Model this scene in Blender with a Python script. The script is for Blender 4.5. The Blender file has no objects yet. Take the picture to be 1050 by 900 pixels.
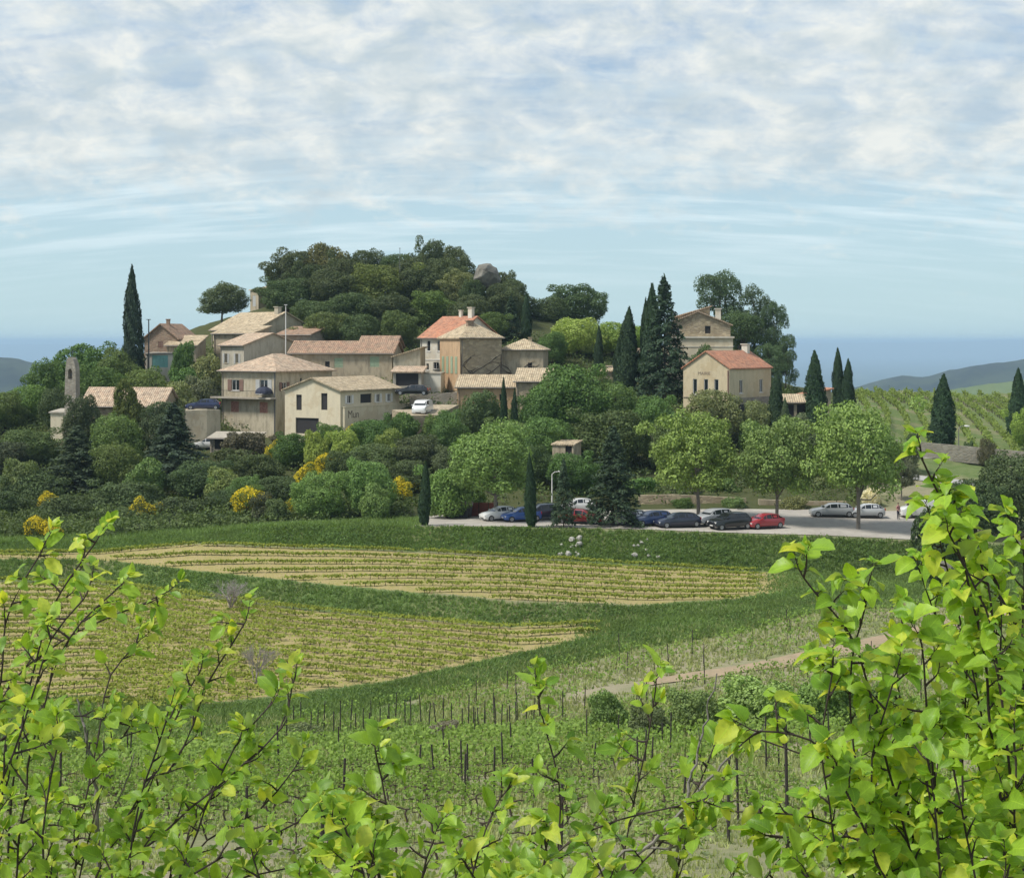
import bpy, bmesh, math, random
import numpy as np
from mathutils import Vector, Matrix, Euler
R = math.radians
PI = math.pi
SC = bpy.context.scene
COL = SC.collection
# ------------------------------------------------------------------ camera, sky, sun, exposure
FPX = 1665.0            # focal length in photo pixels (photo is 1050 x 900, horizon at row 350)
HZ = 350.0
cam_d = bpy.data.cameras.new('camera'); cam = bpy.data.objects.new('camera', cam_d); COL.objects.link(cam)
cam.location = (0, 0, 0); cam.rotation_euler = (R(90), 0, 0)
cam_d.sensor_width = 36; cam_d.lens = FPX / 1050 * 36; cam_d.shift_y = -100 / 1050
cam_d.clip_start = 0.05; cam_d.clip_end = 120000
SC.camera = cam
SUN_EL, SUN_AZ = 54, -112       # azimuth: degrees from the view direction, negative = left
world = bpy.data.worlds.new('World'); SC.world = world; world.use_nodes = True
wn = world.node_tree; wn.nodes.clear()
def N(nt, typ, **kw):
    n = nt.nodes.new(typ)
    for k, v in kw.items():
        if k == 'inp':
            for a, b in v.items(): n.inputs[a].default_value = b
        else: setattr(n, k, v)
    return n
def L(nt, a, b): nt.links.new(a, b)
def math_n(nt, op, a, b=None, c=None, clamp=False):
    n = nt.nodes.new('ShaderNodeMath'); n.operation = op; n.use_clamp = clamp
    for i, v in enumerate((a, b, c)):
        if v is None: continue
        if isinstance(v, (int, float)): n.inputs[i].default_value = v
        else: nt.links.new(v, n.inputs[i])
    return n.outputs[0]
def ramp(nt, fac, pts, interp='LINEAR'):
    n = nt.nodes.new('ShaderNodeValToRGB'); n.color_ramp.interpolation = interp
    el = n.color_ramp.elements
    while len(el) < len(pts): el.new(0.5)
    for e, (p, c) in zip(el, pts):
        e.position = p; e.color = (c, c, c, 1) if isinstance(c, (int, float)) else (*c[:3], 1)
    nt.links.new(fac, n.inputs[0]); return n.outputs[0]
def mix(nt, fac, a, b, mode='MIX'):
    n = nt.nodes.new('ShaderNodeMix'); n.data_type = 'RGBA'; n.blend_type = mode; n.clamp_factor = True
    for s, v in ((n.inputs[0], fac), (n.inputs[6], a), (n.inputs[7], b)):
        if isinstance(v, (int, float)): s.default_value = v
        elif isinstance(v, tuple): s.default_value = (*v[:3], 1)
        else: nt.links.new(v, s)
    return n.outputs[2]
SKY_STR = 0.11
sky = N(wn, 'ShaderNodeTexSky', sky_type='NISHITA', sun_disc=False, sun_elevation=R(SUN_EL), sun_rotation=R(SUN_AZ),
        altitude=400, air_density=1.0, dust_density=0.8, ozone_density=1.5)
tc = N(wn, 'ShaderNodeTexCoord'); sep = N(wn, 'ShaderNodeSeparateXYZ'); L(wn, tc.outputs['Generated'], sep.inputs[0])
dz = math_n(wn, 'MAXIMUM', sep.outputs[2], 0.0)
den = math_n(wn, 'ADD', dz, 0.11)
hl_ = math_n(wn, 'SQRT', math_n(wn, 'ADD', math_n(wn, 'MULTIPLY', sep.outputs[0], sep.outputs[0]), math_n(wn, 'MULTIPLY', sep.outputs[1], sep.outputs[1])))
rad_ = math_n(wn, 'DIVIDE', math_n(wn, 'SUBTRACT', 1.6, math_n(wn, 'MULTIPLY', math_n(wn, 'LOGARITHM', den, 2.718), 2.7)), math_n(wn, 'MAXIMUM', hl_, .01))
cx = math_n(wn, 'MULTIPLY', sep.outputs[0], rad_); cy = math_n(wn, 'MULTIPLY', sep.outputs[1], rad_)
cmb = N(wn, 'ShaderNodeCombineXYZ'); L(wn, cx, cmb.inputs[0]); L(wn, cy, cmb.inputs[1])
def wnoise(scale, detail, rough, off, dist=0.0, sx=1, sy=1):
    mp = N(wn, 'ShaderNodeMapping'); mp.inputs['Location'].default_value = off; mp.inputs['Scale'].default_value = (sx, sy, 1)
    L(wn, cmb.outputs[0], mp.inputs[0])
    n = N(wn, 'ShaderNodeTexNoise'); n.inputs['Scale'].default_value = scale; n.inputs['Detail'].default_value = detail
    n.inputs['Roughness'].default_value = rough; n.inputs['Distortion'].default_value = dist
    L(wn, mp.outputs[0], n.inputs['Vector']); return n.outputs[0]
n_big = wnoise(1.2, 3, .5, (3.1, 1.7, 0), .3)
n_mid = wnoise(5.2, 10, .62, (7.3, 2.2, 0), .35)
n_fine = wnoise(13.0, 5, .6, (1.3, 8.2, 0), .2)
cover = math_n(wn, 'ADD', math_n(wn, 'MULTIPLY', n_big, .35), math_n(wn, 'ADD', math_n(wn, 'MULTIPLY', n_mid, .6), math_n(wn, 'MULTIPLY', n_fine, .11)))
# altocumulus sheet thins out towards the horizon
thin = ramp(wn, dz, [(0.0, .0), (.05, .04), (.075, .12), (.095, .21), (.115, .30), (.20, .28), (.5, .25)])
cm = ramp(wn, math_n(wn, 'ADD', cover, math_n(wn, 'SUBTRACT', thin, .25)), [(.40, 0), (.63, 1)])
n_str = wnoise(4.0, 5, .55, (2.3, 5.2, 0), .1, sx=.3, sy=2.2)
band = ramp(wn, dz, [(.03, .1), (.06, .7), (.085, 1), (.12, .5), (1, 0)])
streak = math_n(wn, 'MULTIPLY', ramp(wn, n_str, [(.46, 0), (.66, 1)]), band)
skyc = mix(wn, 1.0, sky.outputs[0], (.86, 1.0, 1.06), 'MULTIPLY')
low = ramp(wn, dz, [(0, (3.9, 5.3, 5.6)), (.08, (3.8, 5.1, 5.75)), (.13, (3.3, 4.15, 4.95)), (.3, (2.2, 3.4, 5.4))])
# colour ramps clamp at 1, so the haze layer is stored /10 and scaled
for e in low.node.color_ramp.elements: e.color = tuple(v / 10 for v in e.color[:3]) + (1,)
lows = mix(wn, 1.0, low, (10, 10, 10), 'MULTIPLY')
skyc = mix(wn, ramp(wn, dz, [(0, .92), (.15, .8), (.5, .3)]), skyc, lows)
n_sh = wnoise(4.5, 7, .55, (0.4, 6.2, 0), .3)
cloudc = mix(wn, ramp(wn, n_sh, [(.36, 0), (.60, 1)]), (4.3, 4.95, 5.25), (6.5, 6.65, 6.35))
c1 = mix(wn, math_n(wn, 'MULTIPLY', streak, .8), skyc, (5.7, 6.7, 7.1))
c2 = mix(wn, math_n(wn, 'MULTIPLY', cm, .92), c1, cloudc)
bg = N(wn, 'ShaderNodeBackground'); bg.inputs['Strength'].default_value = SKY_STR
L(wn, c2, bg.inputs['Color'])
wo = N(wn, 'ShaderNodeOutputWorld'); L(wn, bg.outputs[0], wo.inputs['Surface'])
sd = bpy.data.lights.new('sun', 'SUN'); sd.energy = 3.5; sd.angle = R(12); sd.color = (1.0, .955, .88)
sun = bpy.data.objects.new('sun', sd); COL.objects.link(sun)
_a, _e = R(SUN_AZ), R(SUN_EL)
sdir = Vector((math.sin(_a) * math.cos(_e), math.cos(_a) * math.cos(_e), math.sin(_e)))
sun.rotation_euler = sdir.to_track_quat('Z', 'Y').to_euler()
SC.view_settings.view_transform = 'Standard'; SC.view_settings.look = 'None'
SC.view_settings.exposure = 0.33; SC.view_settings.gamma = 1
SC.view_settings.use_curve_mapping = False
try:
    SC.cycles.use_denoising = True; SC.cycles.denoiser = 'OPENIMAGEDENOISE'; SC.cycles.denoising_prefilter = 'ACCURATE'
    SC.cycles.max_bounces = 6; SC.cycles.diffuse_bounces = 3; SC.cycles.glossy_bounces = 2; SC.cycles.transmission_bounces = 3
    SC.cycles.transparent_max_bounces = 8; SC.cycles.volume_bounces = 0
    SC.cycles.use_adaptive_sampling = True; SC.cycles.adaptive_threshold = 0.02
    SC.cycles.sample_clamp_indirect = 4
except Exception: pass
SC.render.use_persistent_data = False

# ------------------------------------------------------------------ helpers
def W(px, py, D): return Vector(((px - 525) / FPX * D, D, (HZ - py) / FPX * D))
def link(o, parent=None):
    COL.objects.link(o)
    if parent: o.parent = parent
    return o
def meta(o, label=None, cat=None, group=None, kind=None):
    if label: o['label'] = label
    if cat: o['category'] = cat
    if group: o['group'] = group
    if kind: o['kind'] = kind
    return o
def mesh_np(name, V, F, mats=(), smooth=False, uv=None, midx=None):
    V = np.asarray(V, np.float32); F = np.asarray(F, np.int32)
    me = bpy.data.meshes.new(name); k = F.shape[1]
    me.vertices.add(len(V)); me.vertices.foreach_set('co', V.ravel())
    me.loops.add(F.size); me.loops.foreach_set('vertex_index', F.ravel())
    me.polygons.add(len(F)); me.polygons.foreach_set('loop_start', np.arange(0, F.size, k, dtype=np.int32))
    me.polygons.foreach_set('loop_total', np.full(len(F), k, np.int32))
    if midx is not None: me.polygons.foreach_set('material_index', np.asarray(midx, np.int32))
    me.polygons.foreach_set('use_smooth', np.full(len(F), smooth, bool))
    for m in mats: me.materials.append(m)
    me.update(calc_edges=True)
    if uv is not None:
        l = me.uv_layers.new(name='UVMap'); l.data.foreach_set('uv', np.asarray(uv, np.float32).ravel())
    return me
def empty(name, loc=(0, 0, 0), rz=0):
    o = bpy.data.objects.new(name, None); o.location = loc; o.rotation_euler = (0, 0, rz); COL.objects.link(o); return o
class MB:
    """collects polygons with optional uv; builds one mesh"""
    def __init__(s): s.v = []; s.f = []; s.uv = []; s.m = []
    def poly(s, pts, uv=None, mi=0):
        b = len(s.v); s.v += [tuple(p) for p in pts]; s.f.append(tuple(range(b, b + len(pts))))
        if uv is None:
            p0 = Vector(pts[0]); n = None
            for i in range(1, len(pts) - 1):
                n = (Vector(pts[i]) - p0).cross(Vector(pts[i + 1]) - p0)
                if n.length > 1e-9: break
            n = n.normalized() if n and n.length > 0 else Vector((0, 0, 1))
            if abs(n.z) > .95: a, c = Vector((1, 0, 0)), Vector((0, 1, 0))
            else:
                a = Vector((0, 0, 1)).cross(n).normalized(); c = n.cross(a)
            uv = [(Vector(p).dot(a), Vector(p).dot(c)) for p in pts]
        s.uv.append(uv); s.m.append(mi)
    def box(s, x0, x1, y0, y1, z0, z1, mi=0):
        p = [(x0, y0, z0), (x1, y0, z0), (x1, y1, z0), (x0, y1, z0), (x0, y0, z1), (x1, y0, z1), (x1, y1, z1), (x0, y1, z1)]
        for f in ((0, 3, 2, 1), (4, 5, 6, 7), (0, 1, 5, 4), (1, 2, 6, 5), (2, 3, 7, 6), (3, 0, 4, 7)): s.poly([p[i] for i in f], mi=mi)
    def slab(s, pts, t, mi=0):
        """polygon pts (top, ccw) extruded t downwards"""
        lo = [(p[0], p[1], p[2] - t) for p in pts]
        s.poly(pts, mi=mi); s.poly(lo[::-1], mi=mi)
        for i in range(len(pts)):
            j = (i + 1) % len(pts); s.poly([lo[i], lo[j], pts[j], pts[i]], mi=mi)
    def tube(s, path, rad, n=6, cap=True, mi=0):
        rings = []
        for i, p in enumerate(path):
            p = Vector(p); a = Vector(path[max(i - 1, 0)]); b = Vector(path[min(i + 1, len(path) - 1)])
            t = (b - a).normalized() if (b - a).length > 0 else Vector((0, 0, 1))
            u = t.cross(Vector((0.31, .2, 1)) if abs(t.z) < .9 else Vector((1, 0.1, 0))).normalized(); w = t.cross(u)
            r = rad[i] if isinstance(rad, (list, tuple)) else rad
            rings.append([tuple(p + (u * math.cos(2 * PI * k / n) + w * math.sin(2 * PI * k / n)) * r) for k in range(n)])
        for a, b in zip(rings, rings[1:]):
            for k in range(n): s.poly([a[k], a[(k + 1) % n], b[(k + 1) % n], b[k]][::-1], mi=mi)
        if cap: s.poly(rings[0], mi=mi); s.poly(rings[-1][::-1], mi=mi)
    def build(s, name, mats, parent=None, smooth=False, merge=False):
        me = bpy.data.meshes.new(name); me.from_pydata(s.v, [], s.f)
        if not isinstance(mats, (list, tuple)): mats = [mats]
        for m in mats: me.materials.append(m)
        l = me.uv_layers.new(name='UVMap')
        l.data.foreach_set('uv', [c for u in s.uv for p in u for c in p])
        me.polygons.foreach_set('material_index', s.m)
        if merge or smooth:
            bm = bmesh.new(); bm.from_mesh(me); bmesh.ops.remove_doubles(bm, verts=bm.verts, dist=1e-4)
            bmesh.ops.recalc_face_normals(bm, faces=bm.faces); bm.to_mesh(me); bm.free()
            if smooth: me.polygons.foreach_set('use_smooth', [True] * len(me.polygons))
        return link(bpy.data.objects.new(name, me), parent)

# ------------------------------------------------------------------ materials
def new_mat(name):
    m = bpy.data.materials.new(name); m.use_nodes = True; nt = m.node_tree
    return m, nt, nt.nodes['Principled BSDF']
def tnoise(nt, scale, detail=4, rough=.55, coord='Object', dist=0, sx=1, sy=1, sz=1):
    t = N(nt, 'ShaderNodeTexCoord')
    mp = N(nt, 'ShaderNodeMapping'); mp.inputs['Scale'].default_value = (sx, sy, sz); L(nt, t.outputs[coord], mp.inputs[0])
    n = N(nt, 'ShaderNodeTexNoise'); n.inputs['Scale'].default_value = scale; n.inputs['Detail'].default_value = detail
    n.inputs['Roughness'].default_value = rough; n.inputs['Distortion'].default_value = dist
    L(nt, mp.outputs[0], n.inputs['Vector']); return n.outputs[0]
def bump(nt, b, h, strength=.3, dist=.1):
    n = N(nt, 'ShaderNodeBump'); n.inputs['Strength'].default_value = strength; n.inputs['Distance'].default_value = dist
    L(nt, h, n.inputs['Height']); L(nt, n.outputs[0], b.inputs['Normal'])
def rgb(c, k=1.0): return tuple(v * k for v in c)
def plaster(name, c, stain=.25, c2=None, rough=.95):
    m, nt, b = new_mat(name)
    n1 = tnoise(nt, .35, 6, .6, sz=.6); n2 = tnoise(nt, 1.6, 5, .65, sz=.35); n3 = tnoise(nt, 9, 3, .6)
    c2 = c2 or rgb(c, 1 - stain * 1.6)
    a = mix(nt, ramp(nt, n1, [(.35, 0), (.7, 1)]), c, rgb(c, 1 - stain * .6))
    a = mix(nt, ramp(nt, n2, [(.46, 0), (.66, .85)]), a, c2)
    n4 = tnoise(nt, .22, 5, .7, sz=1.3); a = mix(nt, ramp(nt, n4, [(.52, 0), (.56, .5)]), a, rgb((c[0] * .95, c[1] * .86, c[2] * .74), .8))
    a = mix(nt, math_n(nt, 'MULTIPLY', n3, .2), a, rgb(c, .7))
    L(nt, a, b.inputs['Base Color']); b.inputs['Roughness'].default_value = rough
    bump(nt, b, n3, .3, .02); return m
def stone(name, c1, c2, c3, scale=1.7, mortar=(.30, .25, .18)):
    m, nt, b = new_mat(name)
    t = N(nt, 'ShaderNodeTexCoord'); mp = N(nt, 'ShaderNodeMapping'); mp.inputs['Scale'].default_value = (1, 1, 1.7)
    L(nt, t.outputs['Object'], mp.inputs[0])
    v = N(nt, 'ShaderNodeTexVoronoi'); v.inputs['Scale'].default_value = scale; v.inputs['Randomness'].default_value = .9; L(nt, mp.outputs[0], v.inputs['Vector'])
    e = N(nt, 'ShaderNodeTexVoronoi', feature='DISTANCE_TO_EDGE'); e.inputs['Scale'].default_value = scale; e.inputs['Randomness'].default_value = .9; L(nt, mp.outputs[0], e.inputs['Vector'])
    sp = N(nt, 'ShaderNodeSeparateColor'); L(nt, v.outputs['Color'], sp.inputs[0])
    a = mix(nt, sp.outputs[0], c1, c2); a = mix(nt, math_n(nt, 'MULTIPLY', sp.outputs[1], .55), a, c3)
    n1 = tnoise(nt, .5, 6, .6)
    a = mix(nt, ramp(nt, n1, [(.42, 0), (.7, .55)]), a, rgb(c1, .55))
    a = mix(nt, ramp(nt, e.outputs[0], [(0, 1), (.06, 0)]), a, mortar)
    L(nt, a, b.inputs['Base Color']); b.inputs['Roughness'].default_value = .95
    bump(nt, b, ramp(nt, e.outputs[0], [(0, 0), (.12, 1)]), .6, .05); return m
def tiles(name, c1, c2, c3):
    """Roman tiles: uv in metres, u along the eave, v up the slope"""
    m, nt, b = new_mat(name)
    uvn = N(nt, 'ShaderNodeUVMap'); uvn.uv_map = 'UVMap'; s = N(nt, 'ShaderNodeSeparateXYZ'); L(nt, uvn.outputs[0], s.inputs[0])
    w = N(nt, 'ShaderNodeTexBrick'); w.inputs['Scale'].default_value = 1; w.offset = 0
    w.inputs['Brick Width'].default_value = .30; w.inputs['Row Height'].default_value = .42; w.inputs['Mortar Size'].default_value = .018
    w.inputs['Color1'].default_value = (0, 0, 0, 1); w.inputs['Color2'].default_value = (1, 1, 1, 1); w.inputs['Mortar'].default_value = (.3, .3, .3, 1)
    L(nt, uvn.outputs[0], w.inputs['Vector'])
    n1 = tnoise(nt, .8, 6, .7); n2 = tnoise(nt, 2.0, 5, .65)
    wn_ = N(nt, 'ShaderNodeTexWhiteNoise', noise_dimensions='2D'); 
    sc = N(nt, 'ShaderNodeVectorMath', operation='DIVIDE'); sc.inputs[1].default_value = (.30, .42, 1); L(nt, uvn.outputs[0], sc.inputs[0])
    fl = N(nt, 'ShaderNodeVectorMath', operation='FLOOR'); L(nt, sc.outputs[0], fl.inputs[0]); L(nt, fl.outputs[0], wn_.inputs['Vector'])
    a = mix(nt, ramp(nt, wn_.outputs[0], [(0, 0), (1, 1)]), c1, c2)
    a = mix(nt, ramp(nt, n1, [(.38, 0), (.64, .9)]), a, c3)
    a = mix(nt, ramp(nt, n2, [(.46, 0), (.66, .8)]), a, rgb(c3, .45))
    a = mix(nt, math_n(nt, 'MULTIPLY', w.outputs['Fac'], .55), a, rgb(c1, .35))
    L(nt, a, b.inputs['Base Color']); b.inputs['Roughness'].default_value = .9
    wave = math_n(nt, 'ABSOLUTE', math_n(nt, 'SINE', math_n(nt, 'MULTIPLY', s.outputs[0], PI / .30)))
    bump(nt, b, wave, .8, .09); return m
def plain(name, c, rough=.6, metal=0, var=.12, spec=.5):
    m, nt, b = new_mat(name)
    n1 = tnoise(nt, 4, 4)
    L(nt, mix(nt, ramp(nt, n1, [(.35, 0), (.7, 1)]), c, rgb(c, 1 - var)), b.inputs['Base Color'])
    b.inputs['Roughness'].default_value = rough; b.inputs['Metallic'].default_value = metal
    b.inputs['Specular IOR Level'].default_value = spec
    return m
def carpaint(name, c):
    m, nt, b = new_mat(name)
    L(nt, mix(nt, tnoise(nt, 1.5, 3), c, rgb(c, .85)), b.inputs['Base Color'])
    b.inputs['Roughness'].default_value = .28; b.inputs['Coat Weight'].default_value = .6; b.inputs['Coat Roughness'].default_value = .08
    return m
def glass(name, c=(.02, .025, .03)):
    m, nt, b = new_mat(name)
    L(nt, mix(nt, tnoise(nt, 1.0, 3), c, rgb(c, .5)), b.inputs['Base Color'])
    b.inputs['Roughness'].default_value = .06; b.inputs['Specular IOR Level'].default_value = .6; return m
def foliage(name, trans=.35, var=.5, use_obj=True, c=None, rough=.75, clump=.5):
    """leaf material; the hue comes from the object's own colour"""
    m, nt, b = new_mat(name)
    if use_obj:
        oi = N(nt, 'ShaderNodeObjectInfo'); base = oi.outputs['Color']
    else:
        r_ = N(nt, 'ShaderNodeRGB'); r_.outputs[0].default_value = (*c, 1); base = r_.outputs[0]
    g = N(nt, 'ShaderNodeNewGeometry')
    rnd = g.outputs['Random Per Island']
    a = mix(nt, rnd, base, mix(nt, 1.0, base, (1 + var * 1.08, 1 + var, 1 + var * .5), 'MULTIPLY'))
    n1 = tnoise(nt, clump, 2, .5)
    a = mix(nt, ramp(nt, n1, [(.35, 0), (.65, .7)]), a, mix(nt, 1.0, a, (.72, .70, .66), 'MULTIPLY'))
    L(nt, a, b.inputs['Base Color']); b.inputs['Roughness'].default_value = rough; b.inputs['Specular IOR Level'].default_value = .25
    tr = N(nt, 'ShaderNodeBsdfTranslucent'); L(nt, mix(nt, 1.0, a, (1.25, 1.35, .55), 'MULTIPLY'), tr.inputs[0])
    ms = N(nt, 'ShaderNodeMixShader'); ms.inputs[0].default_value = trans
    L(nt, b.outputs[0], ms.inputs[1]); L(nt, tr.outputs[0], ms.inputs[2])
    L(nt, ms.outputs[0], nt.nodes['Material Output'].inputs['Surface']); return m
M = {}
M['leaf'] = foliage('foliage', .2, .75, clump=.7)
M['bark'] = plain('bark', (.10, .075, .055), .95, var=.5)
M['bark_grey'] = plain('bark_grey', (.23, .20, .17), .95, var=.4)
M['cream'] = plaster('wall_cream', (.66, .58, .42), .10)
M['buff'] = plaster('wall_buff', (.50, .44, .32), .3)
M['tan'] = plaster('wall_tan', (.44, .37, .26), .32)
M['grey_pl'] = plaster('wall_grey', (.47, .43, .34), .22)
M['white_pl'] = plaster('wall_white', (.66, .62, .52), .15)
M['ochre'] = plaster('wall_ochre', (.50, .34, .20), .2)
M['yellow'] = plaster('wall_yellow', (.56, .47, .31), .15)
M['stone'] = stone('stone_wall', (.38, .31, .20), (.52, .43, .29), (.18, .14, .10))
M['stone_red'] = stone('stone_red', (.30, .20, .14), (.36, .26, .18), (.22, .16, .12))
M['stone_grey'] = stone('stone_grey', (.30, .27, .22), (.40, .36, .29), (.22, .20, .17))
M['tile_tan'] = tiles('tiles_tan', (.52, .39, .24), (.64, .53, .36), (.40, .32, .21))
M['tile_pink'] = tiles('tiles_pink', (.53, .35, .23), (.65, .51, .36), (.42, .33, .24))
M['tile_red'] = tiles('tiles_red', (.50, .19, .10), (.58, .28, .16), (.42, .22, .14))
M['tile_brown'] = tiles('tiles_brown', (.36, .20, .13), (.48, .31, .20), (.30, .22, .15))
M['glass'] = glass('window_glass')
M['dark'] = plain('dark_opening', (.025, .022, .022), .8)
M['white'] = plain('white_paint', (.72, .70, .66), .6)
M['sh_brown'] = plain('shutter_brown', (.20, .12, .09), .7)
M['sh_green'] = plain('shutter_green', (.30, .38, .25), .7)
M['sh_grey'] = plain('shutter_grey', (.42, .42, .40), .7)
M['sh_pink'] = plain('shutter_pink', (.45, .22, .16), .8, var=.5)
M['turq'] = plain('turquoise_door', (.22, .46, .42), .6)
M['gutter'] = plain('gutter_zinc', (.20, .18, .16), .5, .3)
M['metal'] = plain('grey_metal', (.16, .16, .16), .5, .3)
M['iron'] = plain('black_iron', (.03, .03, .03), .6)
M['post'] = plain('post_wood', (.045, .038, .032), .95, var=.5)
M['tyre'] = plain('tyre_rubber', (.02, .02, .02), .9)
M['rim'] = plain('rim_metal', (.35, .35, .36), .4, .7)
M['lamp_w'] = plain('headlight', (.7, .7, .68), .2)
M['lamp_r'] = plain('taillight', (.4, .02, .02), .3)
M['concrete'] = plaster('concrete', (.42, .38, .31), .2)
# ------------------------------------------------------------------ terrain: feature lines across the view (distance and photo row), lofted
PX = np.array([-600, -200, 0, 100, 200, 300, 400, 525, 650, 750, 850, 950, 1050, 1250, 1650], float)
def row(v): 
    v = list(v); return np.array([v[0]] + v + [v[-1]], float)      # 13 values -> 15 columns
n13 = 13
def c13(x): return [x] * n13
#            D per column, py per column
LN = []
def line(D, py=None, z=None):
    D = row(D if isinstance(D, (list, tuple)) else c13(D))
    if z is not None: Z = row(z if isinstance(z, (list, tuple)) else c13(z))
    else: Z = (HZ - row(py if isinstance(py, (list, tuple)) else c13(py))) / FPX * D
    LN.append((D, Z))
line(-30, z=-1.0); line(0.5, z=-1.75); line(6, z=-3.3); line(20, z=-7.2); line(31, z=-10.0); line(54, z=-15.2)
line(80, z=[-21, -21, -20.8, -20.6, -20.4, -20.2, -20, -20, -19.8, -19.6, -19.5, -19.5, -19.5])
line([96] * 5 + [98] * 2 + [100] * 6, py=[775, 775, 774, 772, 766, 758, 756, 745, 738, 732, 728, 726, 726])
LE = len(LN)
line([101, 101, 101, 102, 107, 114, 121, 129, 131, 138, 141, 142, 143], py=[762, 760, 758, 754, 738, 722, 698, 666, 650, 625, 622, 625, 628])
line([108, 108, 108, 110, 115.7, 119, 127, 134, 136, 143, 146, 147, 148], py=[732, 732, 732, 728, 714, 700, 672, 645, 630, 612, 612, 615, 618])   # lower terrace, bottom edge
line([150, 150, 152, 146.5, 142.5, 139.2, 135.2, 136.6, 138.5, 145, 147.5, 149, 150], py=[595, 594, 597, 609, 622, 632, 642, 636, 626, 606, 606, 608, 610])   # foot of the bank between terraces
line([153.5, 153.5, 155, 150, 146.3, 142.5, 138.5, 139.6, 141.5, 148, 150.5, 152, 153], py=[574, 573, 574, 586, 597, 607, 618, 622, 616, 600, 600, 602, 604])   # upper terrace, bottom edge
line([158] * 3 + [157] * 10, py=[564, 567, 566, 556, 560, 563, 570, 578, 584, 588, 590, 592, 595])   # foot of the car park bank
LT = len(LN)
line([161] * 4 + [160] * 9, py=[548, 556, 556, 548, 539, 540, 541, 544, 548, 551, 556, 560, 565])   # top of the bank
LP = len(LN)
line([172] * 6 + [179] * 5 + [178] * 2, py=[545, 545, 542, 538, 538, 532, 524, 523, 522, 523, 525, 526, 530])   # back of the car park
line([185] * 13, py=[525, 522, 518, 514, 512, 508, 506, 505, 504, 505, 512, 515, 515])
line([197] * 13, py=[500, 498, 494, 488, 486, 482, 480, 482, 482, 483, 484, 492, 492])
line([212, 212, 212, 224, 224, 214, 212, 212, 212, 212, 212, 212, 212], py=[472, 468, 462, 448, 447, 442, 438, 442, 438, 442, 462, 475, 480])
line([232, 232, 232, 237, 237, 234, 232, 232, 232, 232, 232, 232, 232], py=[446, 442, 425, 402, 396, 396, 402, 405, 408, 425, 450, 459, 460])
line([255] * 13, py=[436, 430, 400, 365, 348, 346, 352, 372, 388, 415, 437, 445, 450])
line([285] * 13, py=[430, 425, 388, 335, 308, 300, 318, 345, 375, 408, 420, 426, 432])
line([330] * 13, py=[435, 430, 400, 355, 330, 325, 335, 372, 388, 402, 401.5, 405, 408])
line([430] * 13, py=[480, 480, 475, 470, 460, 460, 460, 460, 450, 440, 430, 430, 430])
line([900] * 13, z=-120); line([2500] * 13, z=-250); line([9000] * 13, z=-300); line([60000] * 13, z=-300)
LD_ = np.array([l[0] for l in LN]); LZ_ = np.array([l[1] for l in LN])
def prof(px):
    px = np.clip(px, PX[0], PX[-1])
    return (np.array([np.interp(px, PX, r) for r in LD_]), np.array([np.interp(px, PX, r) for r in LZ_]))
def bumps(x, y):
    a = (np.sin(x * .61 + 1.3 * np.sin(y * .23)) * np.sin(y * .53 + 1.1 * np.sin(x * .31))) * .5
    b = np.sin(x * 1.9 + 2.1 * np.sin(y * .71)) * np.sin(y * 1.7 + 1.7 * np.sin(x * .83)) * .3
    return a + b
def gz(x, y):
    x = np.atleast_1d(np.asarray(x, float)); y = np.atleast_1d(np.asarray(y, float))
    px = 525 + FPX * x / np.maximum(y, 3.0)
    D, Z = prof(px); out = np.full(x.shape, Z[-1][0])
    for k in range(len(D) - 1):
        t = (y - D[k]) / np.maximum(D[k + 1] - D[k], 1e-6)
        m = (t >= 0) & (t < 1)
        out[m] = (Z[k] + (Z[k + 1] - Z[k]) * t)[m]
    amp = np.interp(y, [0, 10, 30, 90, 110, 155, 160, 161, 180, 190, 400, 900, 5000], [.0, .05, .12, .2, .05, .05, .05, .02, .02, .3, .5, 4, 0])
    return out + amp * bumps(x, y)
def G(x, y): return float(gz(x, y)[0])
def hit(px, py, d0=20, d1=400):
    """first ground point on the sight line of a photo position, beyond distance d0"""
    ds = np.arange(d0, d1, .25); xs = (px - 525) / FPX * ds; zs = (HZ - py) / FPX * ds
    g = gz(xs, ds); k = np.where(zs <= g)[0]
    d = ds[k[0]] if len(k) else d1
    x = (px - 525) / FPX * d; return Vector((x, d, G(x, d)))
def ground(px, D):
    x = (px - 525) / FPX * D; return Vector((x, D, G(x, D)))
# kinds of strips between the lines: 0 grass field, 1 bank (lush grass), 2 vine soil, 3 gravel, 4 garrigue, 5 far plain
kinds = {LE - 1: 0, LE: 1, LE + 1: 2, LE + 2: 1, LE + 3: 2, LE + 4: 1, LT: 3}
res = {LE - 3: 12, LE - 2: 14, LE - 1: 30, LE: 12, LE + 1: 16, LE + 2: 8, LE + 3: 10, LE + 4: 10, LT: 8}
def loft_rows():
    rows = []
    for k in range(len(LN) - 1):
        n = res.get(k, 6 if k < LE else 7)
        for i in range(n): rows.append((k, i / n))
    rows.append((len(LN) - 2, 1.0)); return rows
pxs = np.concatenate([np.linspace(-600, -60, 16)[:-1], np.linspace(-60, 1110, 235), np.linspace(1110, 1650, 16)[1:]])
def loft_pts(pxs, rows, dz=0.0):
    D, Z = prof(pxs); X, Y, K = [], [], []
    for k, t in rows:
        d = D[k] * (1 - t) + D[k + 1] * t
        X.append((pxs - 525) / FPX * np.maximum(d, 3.0) if d.mean() > 3 else (pxs - 525) / FPX * 3.0 * 12)
        Y.append(d); K.append(k)
    X = np.array(X); Y = np.array(Y)
    return X, Y, gz(X.ravel(), Y.ravel()).reshape(X.shape) + dz
rows = loft_rows()
X, Y, Zg = loft_pts(pxs, rows)
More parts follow.
